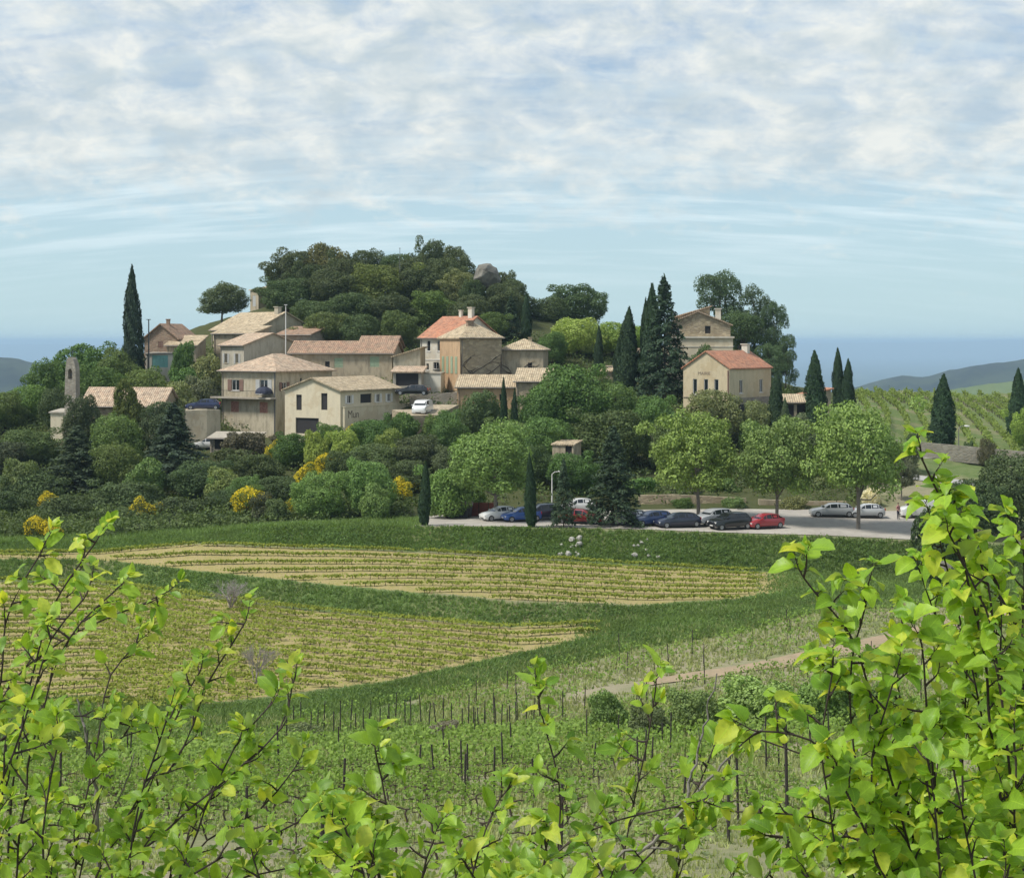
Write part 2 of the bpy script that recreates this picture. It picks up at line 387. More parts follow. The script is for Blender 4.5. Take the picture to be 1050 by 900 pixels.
# behind and around the camera the fan is opened out so the ground surrounds the viewer
for i in range(len(rows)):
    if Y[i].mean() < 6.5:
        w = np.interp(pxs, [-600, 1650], [-60, 60]); t = min(1, max(0, (6.5 - Y[i].mean()) / 6)) ; X[i] = X[i] * (1 - t) + w * t
nr, nc = X.shape
V = np.stack([X, Y, Zg], -1).reshape(-1, 3)
idx = np.arange(nr * nc).reshape(nr, nc)
F = np.stack([idx[:-1, :-1], idx[:-1, 1:], idx[1:, 1:], idx[1:, :-1]], -1).reshape(-1, 4)
kk = np.array([r[0] for r in rows[:-1]]); strip = np.repeat(kk[:, None], nc - 1, 1)
pxm = (pxs[:-1] + pxs[1:]) / 2
soil = np.zeros((nr, nc)); lush = np.zeros((nr, nc)); far = np.zeros((nr, nc)); scr = np.zeros((nr, nc))
for i, (k, t) in enumerate(rows):
    for arr, val in ((soil, 1.0),):
        if k in (LE + 1, LE + 3):
            lim = 640 if k == LE + 1 else 835
            arr[i] = np.clip((lim - pxs) / 25, 0, 1) * (1 if 0.02 < t else 0)
            if k == LE + 3: arr[i] *= np.clip((pxs - 95) / 20, 0, 1) * .0 + 1
    if k in (LE, LE + 2, LE + 4): lush[i] = 1
    if k == LE + 1 or k == LE + 3: lush[i] = 1 - soil[i]
    if k == LT: lush[i] = np.where(pxs < 430, 1, .3)
    if k == LE + 2: lush[i] = np.where(pxs > 700, .6, 1)
    if k >= LT + 1: scr[i] = np.where(pxs > 880, .1, 1)
    if k > LT + 2: lush[i] = np.where(pxs > 870, .85, lush[i]); scr[i] = np.where(pxs > 870, 0, scr[i])
    if k >= len(LN) - 4: far[i] = 1
me = mesh_np('ground', V, F, smooth=True)
for nm, arr in (('soil', soil), ('lush', lush), ('far', far), ('scrub', scr)):
    at = me.attributes.new(nm, 'FLOAT', 'POINT'); at.data.foreach_set('value', arr.ravel().astype(np.float32))
m, nt, b = new_mat('ground_cover')
def attr(nt, n): a = N(nt, 'ShaderNodeAttribute'); a.attribute_name = n; return a.outputs['Fac']
n1 = tnoise(nt, .12, 6, .6); n2 = tnoise(nt, .9, 6, .65); n3 = tnoise(nt, 6, 4, .6); n4 = tnoise(nt, .004, 8, .62)
field = mix(nt, ramp(nt, n2, [(.35, 0), (.65, 1)]), (.17, .20, .085), (.27, .26, .15))
field = mix(nt, ramp(nt, n1, [(.45, 0), (.6, .8)]), field, (.33, .29, .20))
lushc = mix(nt, ramp(nt, n2, [(.35, 0), (.65, 1)]), (.09, .15, .04), (.15, .20, .07))
lushc = mix(nt, ramp(nt, n1, [(.48, 0), (.62, .7)]), lushc, (.24, .22, .12))
soilc = mix(nt, ramp(nt, n2, [(.4, 0), (.65, 1)]), (.39, .31, .16), (.33, .28, .11))
soilc = mix(nt, ramp(nt, n3, [(.46, 0), (.66, .7)]), soilc, (.24, .27, .07))
scrc = mix(nt, n2, (.05, .07, .025), (.10, .10, .045))
a = mix(nt, attr(nt, 'lush'), field, lushc)
sf = math_n(nt, 'ADD', attr(nt, 'soil'), math_n(nt, 'MULTIPLY', math_n(nt, 'SUBTRACT', n2, .5), 1.2))
a = mix(nt, ramp(nt, sf, [(.4, 0), (.6, 1)]), a, soilc)
a = mix(nt, attr(nt, 'scrub'), a, scrc)
plainc = mix(nt, ramp(nt, n4, [(.42, 0), (.58, 1)]), (.03, .06, .05), (.10, .13, .09))
a = mix(nt, attr(nt, 'far'), a, plainc)
a = mix(nt, math_n(nt, 'MULTIPLY', n3, .35), a, mix(nt, 1.0, a, (.55, .5, .5), 'MULTIPLY'))
L(nt, a, b.inputs['Base Color']); b.inputs['Roughness'].default_value = 1; b.inputs['Specular IOR Level'].default_value = .1
bump(nt, b, n3, .6, .15)
me.materials.append(m)
gr = link(bpy.data.objects.new('ground', me)); meta(gr, kind='structure')
# car park: its own sheet, a hand above the ground mesh
def strip_sheet(name, k, p0, p1, mat, dz, t0=0, t1=1, n=24, nr_=9):
    ps = np.linspace(p0, p1, n); rws = [(k, t0 + (t1 - t0) * i / (nr_ - 1)) for i in range(nr_)]
    D, _ = prof(ps); X = []; Y = []
    for kq, t in rws:
        d = D[kq] * (1 - t) + D[kq + 1] * t; X.append((ps - 525) / FPX * d); Y.append(d)
    X = np.array(X); Y = np.array(Y); Z = gz(X.ravel(), Y.ravel()).reshape(X.shape) + dz
    ix = np.arange(X.size).reshape(X.shape)
    f = np.stack([ix[:-1, :-1], ix[:-1, 1:], ix[1:, 1:], ix[1:, :-1]], -1).reshape(-1, 4)
    o = link(bpy.data.objects.new(name, mesh_np(name, np.stack([X, Y, Z], -1).reshape(-1, 3), f, [mat], True)))
    return meta(o, kind='structure')
def groundmat(name, c1, c2, c3, s=.4):
    m, nt, b = new_mat(name)
    a = mix(nt, ramp(nt, tnoise(nt, s, 6, .65), [(.4, 0), (.62, 1)]), c1, c2)
    a = mix(nt, ramp(nt, tnoise(nt, s * 6, 5, .6), [(.5, 0), (.75, .7)]), a, c3)
    L(nt, a, b.inputs['Base Color']); b.inputs['Roughness'].default_value = 1; return m
M['gravel'] = groundmat('gravel', (.40, .37, .32), (.33, .30, .26), (.25, .23, .20))
M['dirt'] = groundmat('dirt_track', (.34, .25, .16), (.27, .21, .13), (.17, .17, .08), .8)
M['asphalt'] = groundmat('pale_road', (.40, .39, .37), (.33, .32, .30), (.28, .27, .25))
strip_sheet('parking_lot', LT, 425, 945, M['gravel'], .06, .05, 1.0, 60, 14)
def ribbon(name, pts, w, mat, dz=.07, kind='structure'):
    """pts: photo positions on the ground, each also with a search start distance"""
    P = [hit(px, py, d0) for px, py, d0 in pts]; Q = []
    for a, b_ in zip(P, P[1:]):
        n = max(2, int((b_ - a).length / 1.0))
        for i in range(n): Q.append(a.lerp(b_, i / n))
    Q.append(P[-1]); V = []; m_ = 7
    for i, q in enumerate(Q):
        t = (Q[min(i + 2, len(Q) - 1)] - Q[max(i - 2, 0)]); t.z = 0; t.normalize(); s = Vector((t.y, -t.x, 0))
        ww = w * (1 + .12 * math.sin(i * .37) + .08 * math.sin(i * 1.1))
        for j in range(m_):
            p = q + s * (j / (m_ - 1) - .5) * ww; V.append((p.x, p.y, G(p.x, p.y) + dz))
    f = [(i * m_ + j, i * m_ + j + 1, (i + 1) * m_ + j + 1, (i + 1) * m_ + j) for i in range(len(Q) - 1) for j in range(m_ - 1)]
    o = link(bpy.data.objects.new(name, mesh_np(name, V, f, [mat], True))); return meta(o, kind=kind)
ribbon('dirt_path', [(1090, 618, 110), (1000, 637, 100), (930, 652, 100), (860, 668, 90), (790, 682, 90), (720, 693, 90), (660, 701, 90)], 2.8, M['dirt'])
ribbon('road', [(1110, 482, 196), (1050, 476, 196), (1000, 471, 196), (950, 466, 198), (915, 461, 200), (885, 458, 200)], 5.0, M['asphalt'], .1)
ribbon('lane', [(1000, 497, 183), (950, 492, 183), (900, 489, 183), (860, 487, 183)], 1.6, M['asphalt'], .1)
# distant ridges, each a hill of real depth standing on the plain
def ridge(name, pts, D, depth, mat, amp, zb=-320, seed=1):
    rng = np.random.default_rng(seed); xs_ = np.linspace(pts[0][0], pts[-1][0], 160)
    ys_ = np.interp(xs_, [p[0] for p in pts], [p[1] for p in pts])
    n = np.convolve(rng.normal(0, 1, 190), np.ones(5) / 5, 'same')[:160] * amp
    top = (HZ - ys_) / FPX * D + n; V = []
    prof_ = [(-1, 0), (-.75, .25), (-.5, .52), (-.3, .74), (-.12, .93), (0, 1), (.25, .9), (.6, .5), (1, 0)]
    for o_, h in prof_:
        for i in range(160):
            jit = rng.normal(0, amp * .5) if 0 < h < 1 else 0
            V.append(((xs_[i] - 525) / FPX * D * (1 + o_ * depth / D), D + o_ * depth, zb + (top[i] - zb) * h + jit))
    f = [(a * 160 + i, a * 160 + i + 1, (a + 1) * 160 + i + 1, (a + 1) * 160 + i) for a in range(len(prof_) - 1) for i in range(159)]
    o = link(bpy.data.objects.new(name, mesh_np(name, V, f, [mat], True))); return meta(o, kind='structure')
def hillmat(name, c1, c2, s):
    m, nt, b = new_mat(name); a = mix(nt, ramp(nt, tnoise(nt, s, 8, .65), [(.4, 0), (.6, 1)]), c1, c2)
    L(nt, a, b.inputs['Base Color']); b.inputs['Roughness'].default_value = 1; return m
M['wood_far'] = hillmat('far_woodland', (.008, .018, .016), (.03, .045, .025), .012)
M['field_far'] = hillmat('far_fields', (.14, .18, .06), (.09, .13, .045), .006)
M['blue_far'] = hillmat('far_range', (.03, .05, .04), (.05, .07, .05), .001)
ridge('distant_hill', [(600, 420), (820, 405), (875, 397), (905, 389), (925, 386), (950, 387), (970, 380), (1000, 374), (1050, 368), (1300, 350), (1700, 345)], 3600, 900, M['wood_far'], 3.2, seed=3)
ridge('distant_hill', [(-900, 350), (-400, 352), (-100, 362), (0, 368), (20, 370), (33, 373), (60, 381), (120, 396), (260, 430)], 3200, 900, M['wood_far'], 3.5, seed=4)
ridge('distant_slope', [(860, 440), (930, 412), (960, 403), (985, 397), (1020, 392), (1050, 389), (1300, 378), (1600, 372)], 1900, 300, M['field_far'], 1.5, seed=5)
ridge('distant_range', [(-1200, 353), (-300, 353), (300, 353), (815, 352), (950, 350.5), (1050, 348), (1300, 345), (2000, 343)], 33000, 4000, M['blue_far'], 8, seed=6)
# haze: one closed box of even air
m = bpy.data.materials.new('haze'); m.use_nodes = True; nt = m.node_tree; nt.nodes.clear()
pv = N(nt, 'ShaderNodeVolumePrincipled'); pv.inputs['Color'].default_value = (.56, .79, 1, 1); pv.inputs['Density'].default_value = 9.5e-5; pv.inputs['Anisotropy'].default_value = 0.0
mo = N(nt, 'ShaderNodeOutputMaterial'); L(nt, pv.outputs[0], mo.inputs['Volume'])
hb = MB(); hb.box(-70000, 70000, -300, 61000, -335, 36); hz = hb.build('haze', m); meta(hz, kind='stuff')
# ------------------------------------------------------------------ foliage
def unit(v): return v / np.maximum(np.linalg.norm(v, axis=-1, keepdims=True), 1e-9)
def leaf_quads(rng, P, Nn, s, jit=.55, asp=.62):
    """one bent leaf spray (rhombus) per point"""
    n = len(P); Nn = unit(Nn + rng.normal(0, jit, (n, 3)))
    T = unit(np.cross(Nn, rng.normal(0, 1, (n, 3)))); B = np.cross(Nn, T)
    s = (s * rng.uniform(.6, 1.35, n))[:, None]
    a = P - T * s; b = P + B * s * asp - Nn * s * .15; c = P + T * s; d = P - B * s * asp - Nn * s * .15
    V = np.stack([a, b, c, d], 1).reshape(-1, 3); F = np.arange(n * 4).reshape(-1, 4); return V, F
def lobe_cloud(rng, lobes, n, shell=(.8, 1.06), low=-.5):
    """points on the outer shells of overlapping lobes; lobes: (cx, cy, cz, rx, rz)"""
    Lb = np.array(lobes, float); area = Lb[:, 3] * (Lb[:, 3] + Lb[:, 4]); w = area / area.sum()
    P_, N_ = [], []; tot = 0
    while tot < n:
        k = rng.choice(len(Lb), n, p=w); d = unit(rng.normal(0, 1, (n, 3))); ok = d[:, 2] > low; k, d = k[ok], d[ok]
        r = rng.uniform(*shell, len(k))[:, None]; rad = np.stack([Lb[k, 3], Lb[k, 3], Lb[k, 4]], 1)
        p = Lb[k, :3] + d * rad * r
        inside = np.zeros(len(p), bool)
        for j in range(len(Lb)):
            q = (p - Lb[j, :3]) / np.array([Lb[j, 3], Lb[j, 3], Lb[j, 4]])
            inside |= (np.linalg.norm(q, axis=1) < .74)
        p, d = p[~inside], d[~inside]; P_.append(p); N_.append(d); tot += len(p)
    return np.concatenate(P_)[:n], np.concatenate(N_)[:n]
def limb_mesh(paths, n=6):
    mb = MB()
    for p, r in paths: mb.tube(p, r, n)
    return mb
def crown_lobes(rng, H, Wd, z0, n, rl, squash=.8, zc=None, bottom=-.35):
    out = []; f1, f2 = rng.uniform(0, 6.28, 2); zc = zc if zc is not None else (z0 + H) / 2; rz = (H - z0) / 2
    gold = PI * (3 - 5 ** .5)
    for i in range(n):
        u = 1 - (i + .5) / n * (1 - bottom); a = i * gold + rng.uniform(-.4, .4); rr = math.sqrt(max(0, 1 - u * u))
        q = rng.uniform(.78, 1.02) * (1 - rl) * min(1.08, 1 + .15 * math.sin(a + f1 + u * 2) + .11 * math.sin(2 * a + f2 - u * 3)); lr = rl * rng.uniform(.72, 1.3) * Wd / 2
        out.append((math.cos(a) * rr * Wd / 2 * q, math.sin(a) * rr * Wd / 2 * q, zc + u * rz * q, lr, lr * squash))
    return out
KIND = {}    # species -> list of (crown mesh, trunk mesh, H0, W0)
def reg(sp, crown, trunk, H, Wd, extra=None): KIND.setdefault(sp, []).append((crown, trunk, H, Wd, extra))
def mk_mesh(mb, name, mat, smooth=True):
    me = bpy.data.meshes.new(name); me.from_pydata(mb.v, [], mb.f); me.materials.append(mat); me.update(); return me
def limbs_to(rng, lobes, H, zb, r0, zt=.6, bend=.3, k=9):
    tp = [(0, 0, -.6), (rng.normal(0, .08), rng.normal(0, .08), zb * .6), (rng.normal(0, .15), rng.normal(0, .15), H * zt * .75), (rng.normal(0, .3), rng.normal(0, .3), H * .85)]
    paths = [(tp, [r0 * 1.15, r0, r0 * .6, r0 * .12])]
    for l in sorted(lobes, key=lambda q: rng.random())[:k]:
        s = Vector(tp[1]).lerp(Vector(tp[2]), rng.uniform(.2, 1)); e = Vector(l[:3]); mid = s.lerp(e, .5) + Vector((0, 0, -rng.uniform(0, bend)))
        paths.append(([s, mid, e], [r0 * .42, r0 * .28, r0 * .08]))
    return limb_mesh(paths, 5)
for s in range(4):      # broad evergreen / deciduous crown reaching low
    rng = np.random.default_rng(100 + s); H, Wd = 8.0, 8.0
    lb = crown_lobes(rng, H, Wd, -.6, 64, .26, bottom=-.8, squash=.8) + [(rng.normal(0, 1.9), rng.normal(0, 1.9), rng.uniform(2.5, 7.3), rng.uniform(.6, 1.1), .7) for _ in range(16)]
    p, n_ = lobe_cloud(rng, lb, 19000, (.7, 1.2), -.9); V, F = leaf_quads(rng, p, n_, .132, .62)
    reg('oak', mesh_np('crown', V, F, [M['leaf']]), mk_mesh(limbs_to(rng, lb, H, 1.6, .24), 'trunk', M['bark']), H, Wd)
for s in range(4):      # light airy street tree, gaps, visible trunk and limbs
    rng = np.random.default_rng(200 + s); H, Wd = 9.5, 8.0
    lb = crown_lobes(rng, H, Wd, 1.7, 52, .24, bottom=-.85, squash=.62) + [(rng.normal(0, 1.9), rng.normal(0, 1.9), rng.uniform(3, 9.2), rng.uniform(.5, 1.0), .55) for _ in range(22)]
    p, n_ = lobe_cloud(rng, lb, 16000, (.5, 1.35), low=-.8); V, F = leaf_quads(rng, p, n_ + [0, 0, .3], .132, .7)
    reg('dec', mesh_np('crown', V, F, [M['leaf']]), mk_mesh(limbs_to(rng, lb, H, 2.4, .17, bend=.6, k=16), 'trunk', M['bark_grey']), H, Wd)
for s in range(3):      # pine: billowy separate clumps on bare limbs
    rng = np.random.default_rng(300 + s); H, Wd = 11.0, 8.0; lb = []
    for i in range(58):
        z = rng.uniform(2.4, 10.2); rr = Wd / 2 * (.95 - .45 * ((z - 3) / 8) ** 2) * math.sqrt(rng.uniform(.15, 1)) * .85; a = rng.uniform(0, 2 * PI)
        r = rng.uniform(.55, 1.35); lb.append((rr * math.cos(a), rr * math.sin(a), z, r, r * .75))
    p, n_ = lobe_cloud(rng, lb, 14000, (.55, 1.22), low=-.7); V, F = leaf_quads(rng, p, n_ + [0, 0, .4], .15, .7, .4)
    reg('pine', mesh_np('crown', V, F, [M['leaf']]), mk_mesh(limbs_to(rng, lb, H, 3.5, .2, .8, .7, 22), 'trunk', M['bark']), H, Wd)
for s in range(3):      # conifer: drooping tiers
    rng = np.random.default_rng(400 + s); H, Wd = 11.0, 7.0; P_, N_, br = [], [], []
    for i in range(150):
        t = (i + rng.random()) / 150; z = 1.0 + t * (H - 1.1); Lm = Wd / 2 * (1 - t) ** .8 * rng.uniform(.6, 1.12) + .12; a = i * 2.4 + rng.uniform(-.5, .5)
        m_ = int(20 + 60 * (1 - t)); q = np.sqrt(rng.random(m_)) * Lm
        dx, dy = math.cos(a), math.sin(a); w_ = rng.normal(0, .16, m_) * (Lm * .6 + .3)
        P_.append(np.stack([dx * q - dy * w_, dy * q + dx * w_, z - .22 * q + rng.normal(0, .1, m_) - .12 * np.abs(w_)], 1))
        N_.append(np.tile([dx * .35, dy * .35, 1.0], (m_, 1)))
        if i % 2 == 0: br.append(([(0, 0, z), (dx * Lm * .9, dy * Lm * .9, z - .22 * Lm)], [.05, .015]))
    V, F = leaf_quads(rng, np.concatenate(P_), np.concatenate(N_), .2, .5, .45)
    mb = limb_mesh([([(0, 0, -.6), (0, 0, 3), (0, 0, H * .97)], [.2, .16, .02])] + br, 4)
    reg('conifer', mesh_np('crown', V, F, [M['leaf']]), mk_mesh(mb, 'trunk', M['bark']), H, Wd)
for s in range(3):      # cypress column
    rng = np.random.default_rng(500 + s); H, Wd = 10.0, 2.4; n = 7500
    t = rng.beta(1.0, 1.25, n); ang = rng.uniform(0, 2 * PI, n)
    pr = np.interp(t, [0, .06, .25, .5, .75, .92, 1], [.5, .82, 1, .86, .58, .26, .03])
    lump = 1 + .24 * np.sin(ang * 3 + t * 9 + s) * np.sin(t * 17 + ang * 2) + .14 * np.sin(ang * 7 + t * 40)
    r = pr * Wd / 2 * lump * rng.uniform(.8, 1.05, n)
    P = np.stack([np.cos(ang) * r, np.sin(ang) * r, .15 + t * (H - .2)], 1)
    Nn = np.stack([np.cos(ang), np.sin(ang), np.full(n, .25)], 1)
    V, F = leaf_quads(rng, P, Nn, .16, .45, .4)
    q = V.reshape(-1, 4, 3); ctr = q.mean(1, keepdims=True); q = ctr + (q - ctr) * [1, 1, 1.7]; V = q.reshape(-1, 3)
    mb = limb_mesh([([(0, 0, -.5), (0, 0, 1.2), (0, 0, H * .8)], [.14, .12, .02])], 5)
    reg('cypress', mesh_np('crown', V, F, [M['leaf']]), mk_mesh(mb, 'trunk', M['bark']), H, Wd)
for s in range(4):      # shrub
    rng = np.random.default_rng(600 + s); H, Wd = 4.0, 5.0
    lb = crown_lobes(rng, H, Wd, -1.0, 34, .28, bottom=-.6) + [(rng.normal(0, 1.1), rng.normal(0, 1.1), rng.uniform(1.8, 3.6), .6, .5) for _ in range(7)]
    p, n_ = lobe_cloud(rng, lb, 9000, (.7, 1.2), -.9); V, F = leaf_quads(rng, p, n_, .12, .65)
    st = [([(0, 0, -.3), (l[0] * .5, l[1] * .5, l[2] * .6), (l[0], l[1], l[2])], [.05, .035, .01]) for l in lb[:9]]
    reg('shrub', mesh_np('crown', V, F, [M['leaf']]), mk_mesh(limb_mesh(st, 4), 'stem', M['bark']), H, Wd)
M['broom_fl'] = foliage('broom_flowers', .2, .3, False, (.66, .53, .03), clump=.9)
for s in range(4):      # broom: green shrub under yellow flower sprays
    rng = np.random.default_rng(700 + s); H, Wd = 3.0, 4.0
    lb = crown_lobes(rng, H, Wd, -.8, 26, .3, bottom=-.5)
    p, n_ = lobe_cloud(rng, lb, 3400, (.6, 1.0)); V, F = leaf_quads(rng, p, n_, .11, .8, .3)
    fl = [l for i, l in enumerate(lb) if i % 4 != 2]
    p, n_ = lobe_cloud(rng, fl, 2800 if s % 2 == 0 else 1300, (.9, 1.2), low=-.3); V2, F2 = leaf_quads(rng, p, n_, .085, .7, .7)
    reg('broom', mesh_np('crown', V, F, [M['leaf']]), mk_mesh(limb_mesh([([(0, 0, -.3), (l[0], l[1], l[2])], [.03, .008]) for l in lb[:8]], 4), 'stem', M['bark']), H, Wd,
        mesh_np('flowers', V2, F2, [M['broom_fl']]))
rng = np.random.default_rng(800); br = []
def grow(p, d, ln, r, depth):
    e = p + d * ln; br.append(([p, p.lerp(e, .5) + Vector(rng.normal(0, .04 * ln, 3)), e], [r, r * .8, r * .55]))
    if depth:
        for _ in range(3 if depth > 1 else 4):
            grow(p.lerp(e, rng.uniform(.5, 1)), (d + Vector(rng.normal(0, .42, 3)) + Vector((0, 0, .15))).normalized(), ln * rng.uniform(.55, .8), r * .55, depth - 1)
for k in range(6): grow(Vector((0, 0, -.2)), Vector((rng.normal(0, .4), rng.normal(0, .4), 1)).normalized(), 1.4, .05, 4)
M['twig_grey'] = plain('grey_twigs', (.34, .30, .28), .95, var=.4)
reg('bare', None, mk_mesh(limb_mesh(br, 4), 'branches', M['twig_grey']), 4.2, 3.6)

CATS = {'oak': ('broadleaf_tree', 'tree'), 'dec': ('leafy_tree', 'tree'), 'pine': ('pine_tree', 'tree'), 'conifer': ('conifer_tree', 'tree'),
        'cypress': ('cypress_tree', 'tree'), 'shrub': ('shrub', 'shrub'), 'broom': ('broom_shrub', 'shrub'), 'bare': ('bare_shrub', 'shrub')}
tcount = {}; TB = 1.65
trng = random.Random(5)
def tree(sp, px, ytop, D, wpx, col, label, group=None, name=None, base=None):
    """a tree standing on the ground at distance D, its top at photo row ytop, its crown wpx photo pixels wide"""
    vs = KIND[sp]; i = tcount.get(sp, 0); tcount[sp] = i + 1
    if sp == 'broom':
        faint = 'faint' in label or 'dim' in label or 'yellow green' in label; i = (i % 2) * 2 + (1 if faint else 0)
        for dd in np.arange(160, 214, .5):
            q = ground(px, dd)
            if HZ - q.z / dd * FPX <= ytop + .85 * wpx: D = float(dd); break
    cr, tk, H0, W0, ex = vs[i % len(vs)]
    p = ground(px, D)
    if base is not None: p.z = (HZ - base) / FPX * D
    H = (HZ - ytop) / FPX * D - p.z; Wm = wpx / FPX * D * .96
    if sp in ('oak', 'shrub', 'broom') and H < .62 * Wm: p.z -= .62 * Wm - H; H = .62 * Wm
    if sp == 'dec': Wm *= 1.12
    nm, cat = CATS[sp]; root = empty(name or nm, p, trng.uniform(0, 6.28)); meta(root, label, cat, group)
    s = (Wm / W0, Wm / W0, H / H0)
    lean = (trng.uniform(-.03, .03), trng.uniform(-.03, .03), 0)
    for me, nm2 in ((cr, 'crown'), (tk, 'trunk' if cat == 'tree' else ('branches' if sp == 'bare' else 'stem')), (ex, 'flowers')):
        if me is None: continue
        o = link(bpy.data.objects.new(nm2, me), root); o.scale = s; o.rotation_euler = lean
        if nm2 == 'crown':
            k = trng.uniform(.88, 1.12); k *= TB; o.color = (col[0] * k * trng.uniform(.93, 1.07), col[1] * k, col[2] * k, 1)
    return root

# ------------------------------------------------------------------ houses
def wall_grid(mb, fn, w, h, holes, t=.16):
    """wall panel w x h with real openings; fn(u, v, depth) gives the point"""
    us = sorted({0, w} | {c for q in holes for c in (q[0], q[0] + q[2])}); vs = sorted({0, h} | {c for q in holes for c in (q[1], q[1] + q[3])})
    for a, b in zip(us, us[1:]):
        for c, d in zip(vs, vs[1:]):
            mu, mv = (a + b) / 2, (c + d) / 2
            if any(q[0] < mu < q[0] + q[2] and q[1] < mv < q[1] + q[3] for q in holes): continue
            mb.poly([fn(a, c, 0), fn(b, c, 0), fn(b, d, 0), fn(a, d, 0)])
    for q in holes:
        a, c, b, d = q[0], q[1], q[0] + q[2], q[1] + q[3]
        for p0, p1 in (((a, c), (b, c)), ((b, c), (b, d)), ((b, d), (a, d)), ((a, d), (a, c))):
            mb.poly([fn(*p0, 0), fn(*p1, 0), fn(*p1, t), fn(*p0, t)][::-1])
def fbox(mb, fn, u0, u1, v0, v1, d0, d1):
    P = [fn(u, v, d) for d in (d0, d1) for (u, v) in ((u0, v0), (u1, v0), (u1, v1), (u0, v1))]
    for f in ((0, 1, 2, 3), (4, 7, 6, 5), (0, 4, 5, 1), (1, 5, 6, 2), (2, 6, 7, 3), (3, 7, 4, 0)): mb.poly([P[i] for i in f])
def house(label, cat, px, D, base, w, d, h, ang, wall, roofm, roof='gableR', rise=1.5, side='R', wins=(), oh=.35, name='stone_house', wall2=None, trim=None, loc=None, found=3.0, chims=(), group=None):
    """box house. The corner nearest the camera stands at photo column px, distance D, photo row base.
    Front wall F runs left (side='R') or right (side='L') of it; ang degrees turns the house so the side wall shows."""
    p = loc if loc is not None else W(px, base, D)
    root = empty(name, p, R(-ang) if side == 'R' else R(ang)); meta(root, label, cat, group)
    x0, x1 = (-w, 0) if side == 'R' else (0, w)
    fns = {'F': (lambda u, v, q: (x0 + u, q, v), w), 'R': (lambda u, v, q: (x1 - q, u, v), d),
           'L': (lambda u, v, q: (x0 + q, d - u, v), d), 'B': (lambda u, v, q: (x1 - u, d - q, v), w)}
    mb = MB()
    xm, ym = (x0 + x1) / 2, d / 2
    for k, (fn, ww) in fns.items():
        hs = []
        for q in wins:
            if q[0] != k: continue
            u, v, a, c = q[1:5]
            hs.append((u if k != 'L' else u, v, a, c))
        wall_grid(mb, fn, ww, h, hs)
        fbox(mb, fn, 0, ww, -found, -.003, .0, .2) if k in 'FB' else fbox(mb, fn, .2, ww - .2, -found, -.003, 0, .2)
    if roof == 'gableF':
        for yy in (0, d): mb.poly([(x0, yy, h), (x1, yy, h), (xm, yy, h + rise)] if yy == 0 else [(x1, yy, h), (x0, yy, h), (xm, yy, h + rise)])
    if roof == 'gableR':
        for xx in (x1, x0): mb.poly([(xx, 0, h), (xx, d, h), (xx, ym, h + rise)] if xx == x1 else [(xx, d, h), (xx, 0, h), (xx, ym, h + rise)])
    if roof == 'shed':
        mb.poly([(x1, 0, h), (x1, d, h), (x1, d, h + rise)]); mb.poly([(x0, d, h), (x0, 0, h), (x0, d, h + rise)])
        mb.poly([(x1, d, h), (x0, d, h), (x0, d, h + rise), (x1, d, h + rise)])
    if roof == 'shedR':     # slopes down to the left, high at x1
        mb.poly([(x0, 0, h), (x1, 0, h), (x1, 0, h + rise)]); mb.poly([(x1, d, h), (x0, d, h), (x1, d, h + rise)])
        mb.poly([(x1, 0, h), (x1, d, h), (x1, d, h + rise), (x1, 0, h + rise)])
    wl = mb.build('wall', wall, root)
    rb = MB(); T = .17; e = .12
    if roof == 'gableF':
        s = rise / (w / 2); z = h + e - oh * s; zr = h + rise + e
        rb.slab([(x0 - oh, -oh, z), (xm, -oh, zr), (xm, d + oh, zr), (x0 - oh, d + oh, z)][::-1], T)
        rb.slab([(x1 + oh, -oh, z), (xm, -oh, zr), (xm, d + oh, zr), (x1 + oh, d + oh, z)], T)
    elif roof == 'gableR':
        s = rise / (d / 2); z = h + e - oh * s; zr = h + rise + e
        rb.slab([(x0 - oh, -oh, z), (x1 + oh, -oh, z), (x1 + oh, ym, zr), (x0 - oh, ym, zr)], T)
        rb.slab([(x0 - oh, ym, zr), (x1 + oh, ym, zr), (x1 + oh, d + oh, z), (x0 - oh, d + oh, z)], T)
    elif roof in ('hip', 'pyr'):
        z = h + e - .05; zr = h + rise + e
        if roof == 'pyr': r0 = r1 = (xm, ym, zr)
        elif w >= d: r0, r1 = (x0 + d / 2, ym, zr), (x1 - d / 2, ym, zr)
        else: r0, r1 = (xm, w / 2, zr), (xm, d - w / 2, zr)
        a, b_, c, f_ = (x0 - oh, -oh, z), (x1 + oh, -oh, z), (x1 + oh, d + oh, z), (x0 - oh, d + oh, z)
        if roof == 'pyr': fs = [[a, b_, r0], [b_, c, r0], [c, f_, r0], [f_, a, r0]]
        elif w >= d: fs = [[a, b_, r1, r0], [b_, c, r1], [c, f_, r0, r1], [f_, a, r0]]
        else: fs = [[a, b_, r0], [b_, c, r1, r0], [c, f_, r1], [f_, a, r0, r1]]
        for q in fs: rb.slab(q, T)
    elif roof == 'shed':
        s = rise / d; rb.slab([(x0 - oh, -oh, h + e - oh * s), (x1 + oh, -oh, h + e - oh * s), (x1 + oh, d + oh, h + rise + e + oh * s), (x0 - oh, d + oh, h + rise + e + oh * s)], T)
    elif roof == 'shedR':
        s = rise / w; rb.slab([(x0 - oh, -oh, h + e - oh * s), (x1 + oh, -oh, h + rise + e + oh * s), (x1 + oh, d + oh, h + rise + e + oh * s), (x0 - oh, d + oh, h + e - oh * s)], T)
    ro = rb.build('roof', roofm, root)
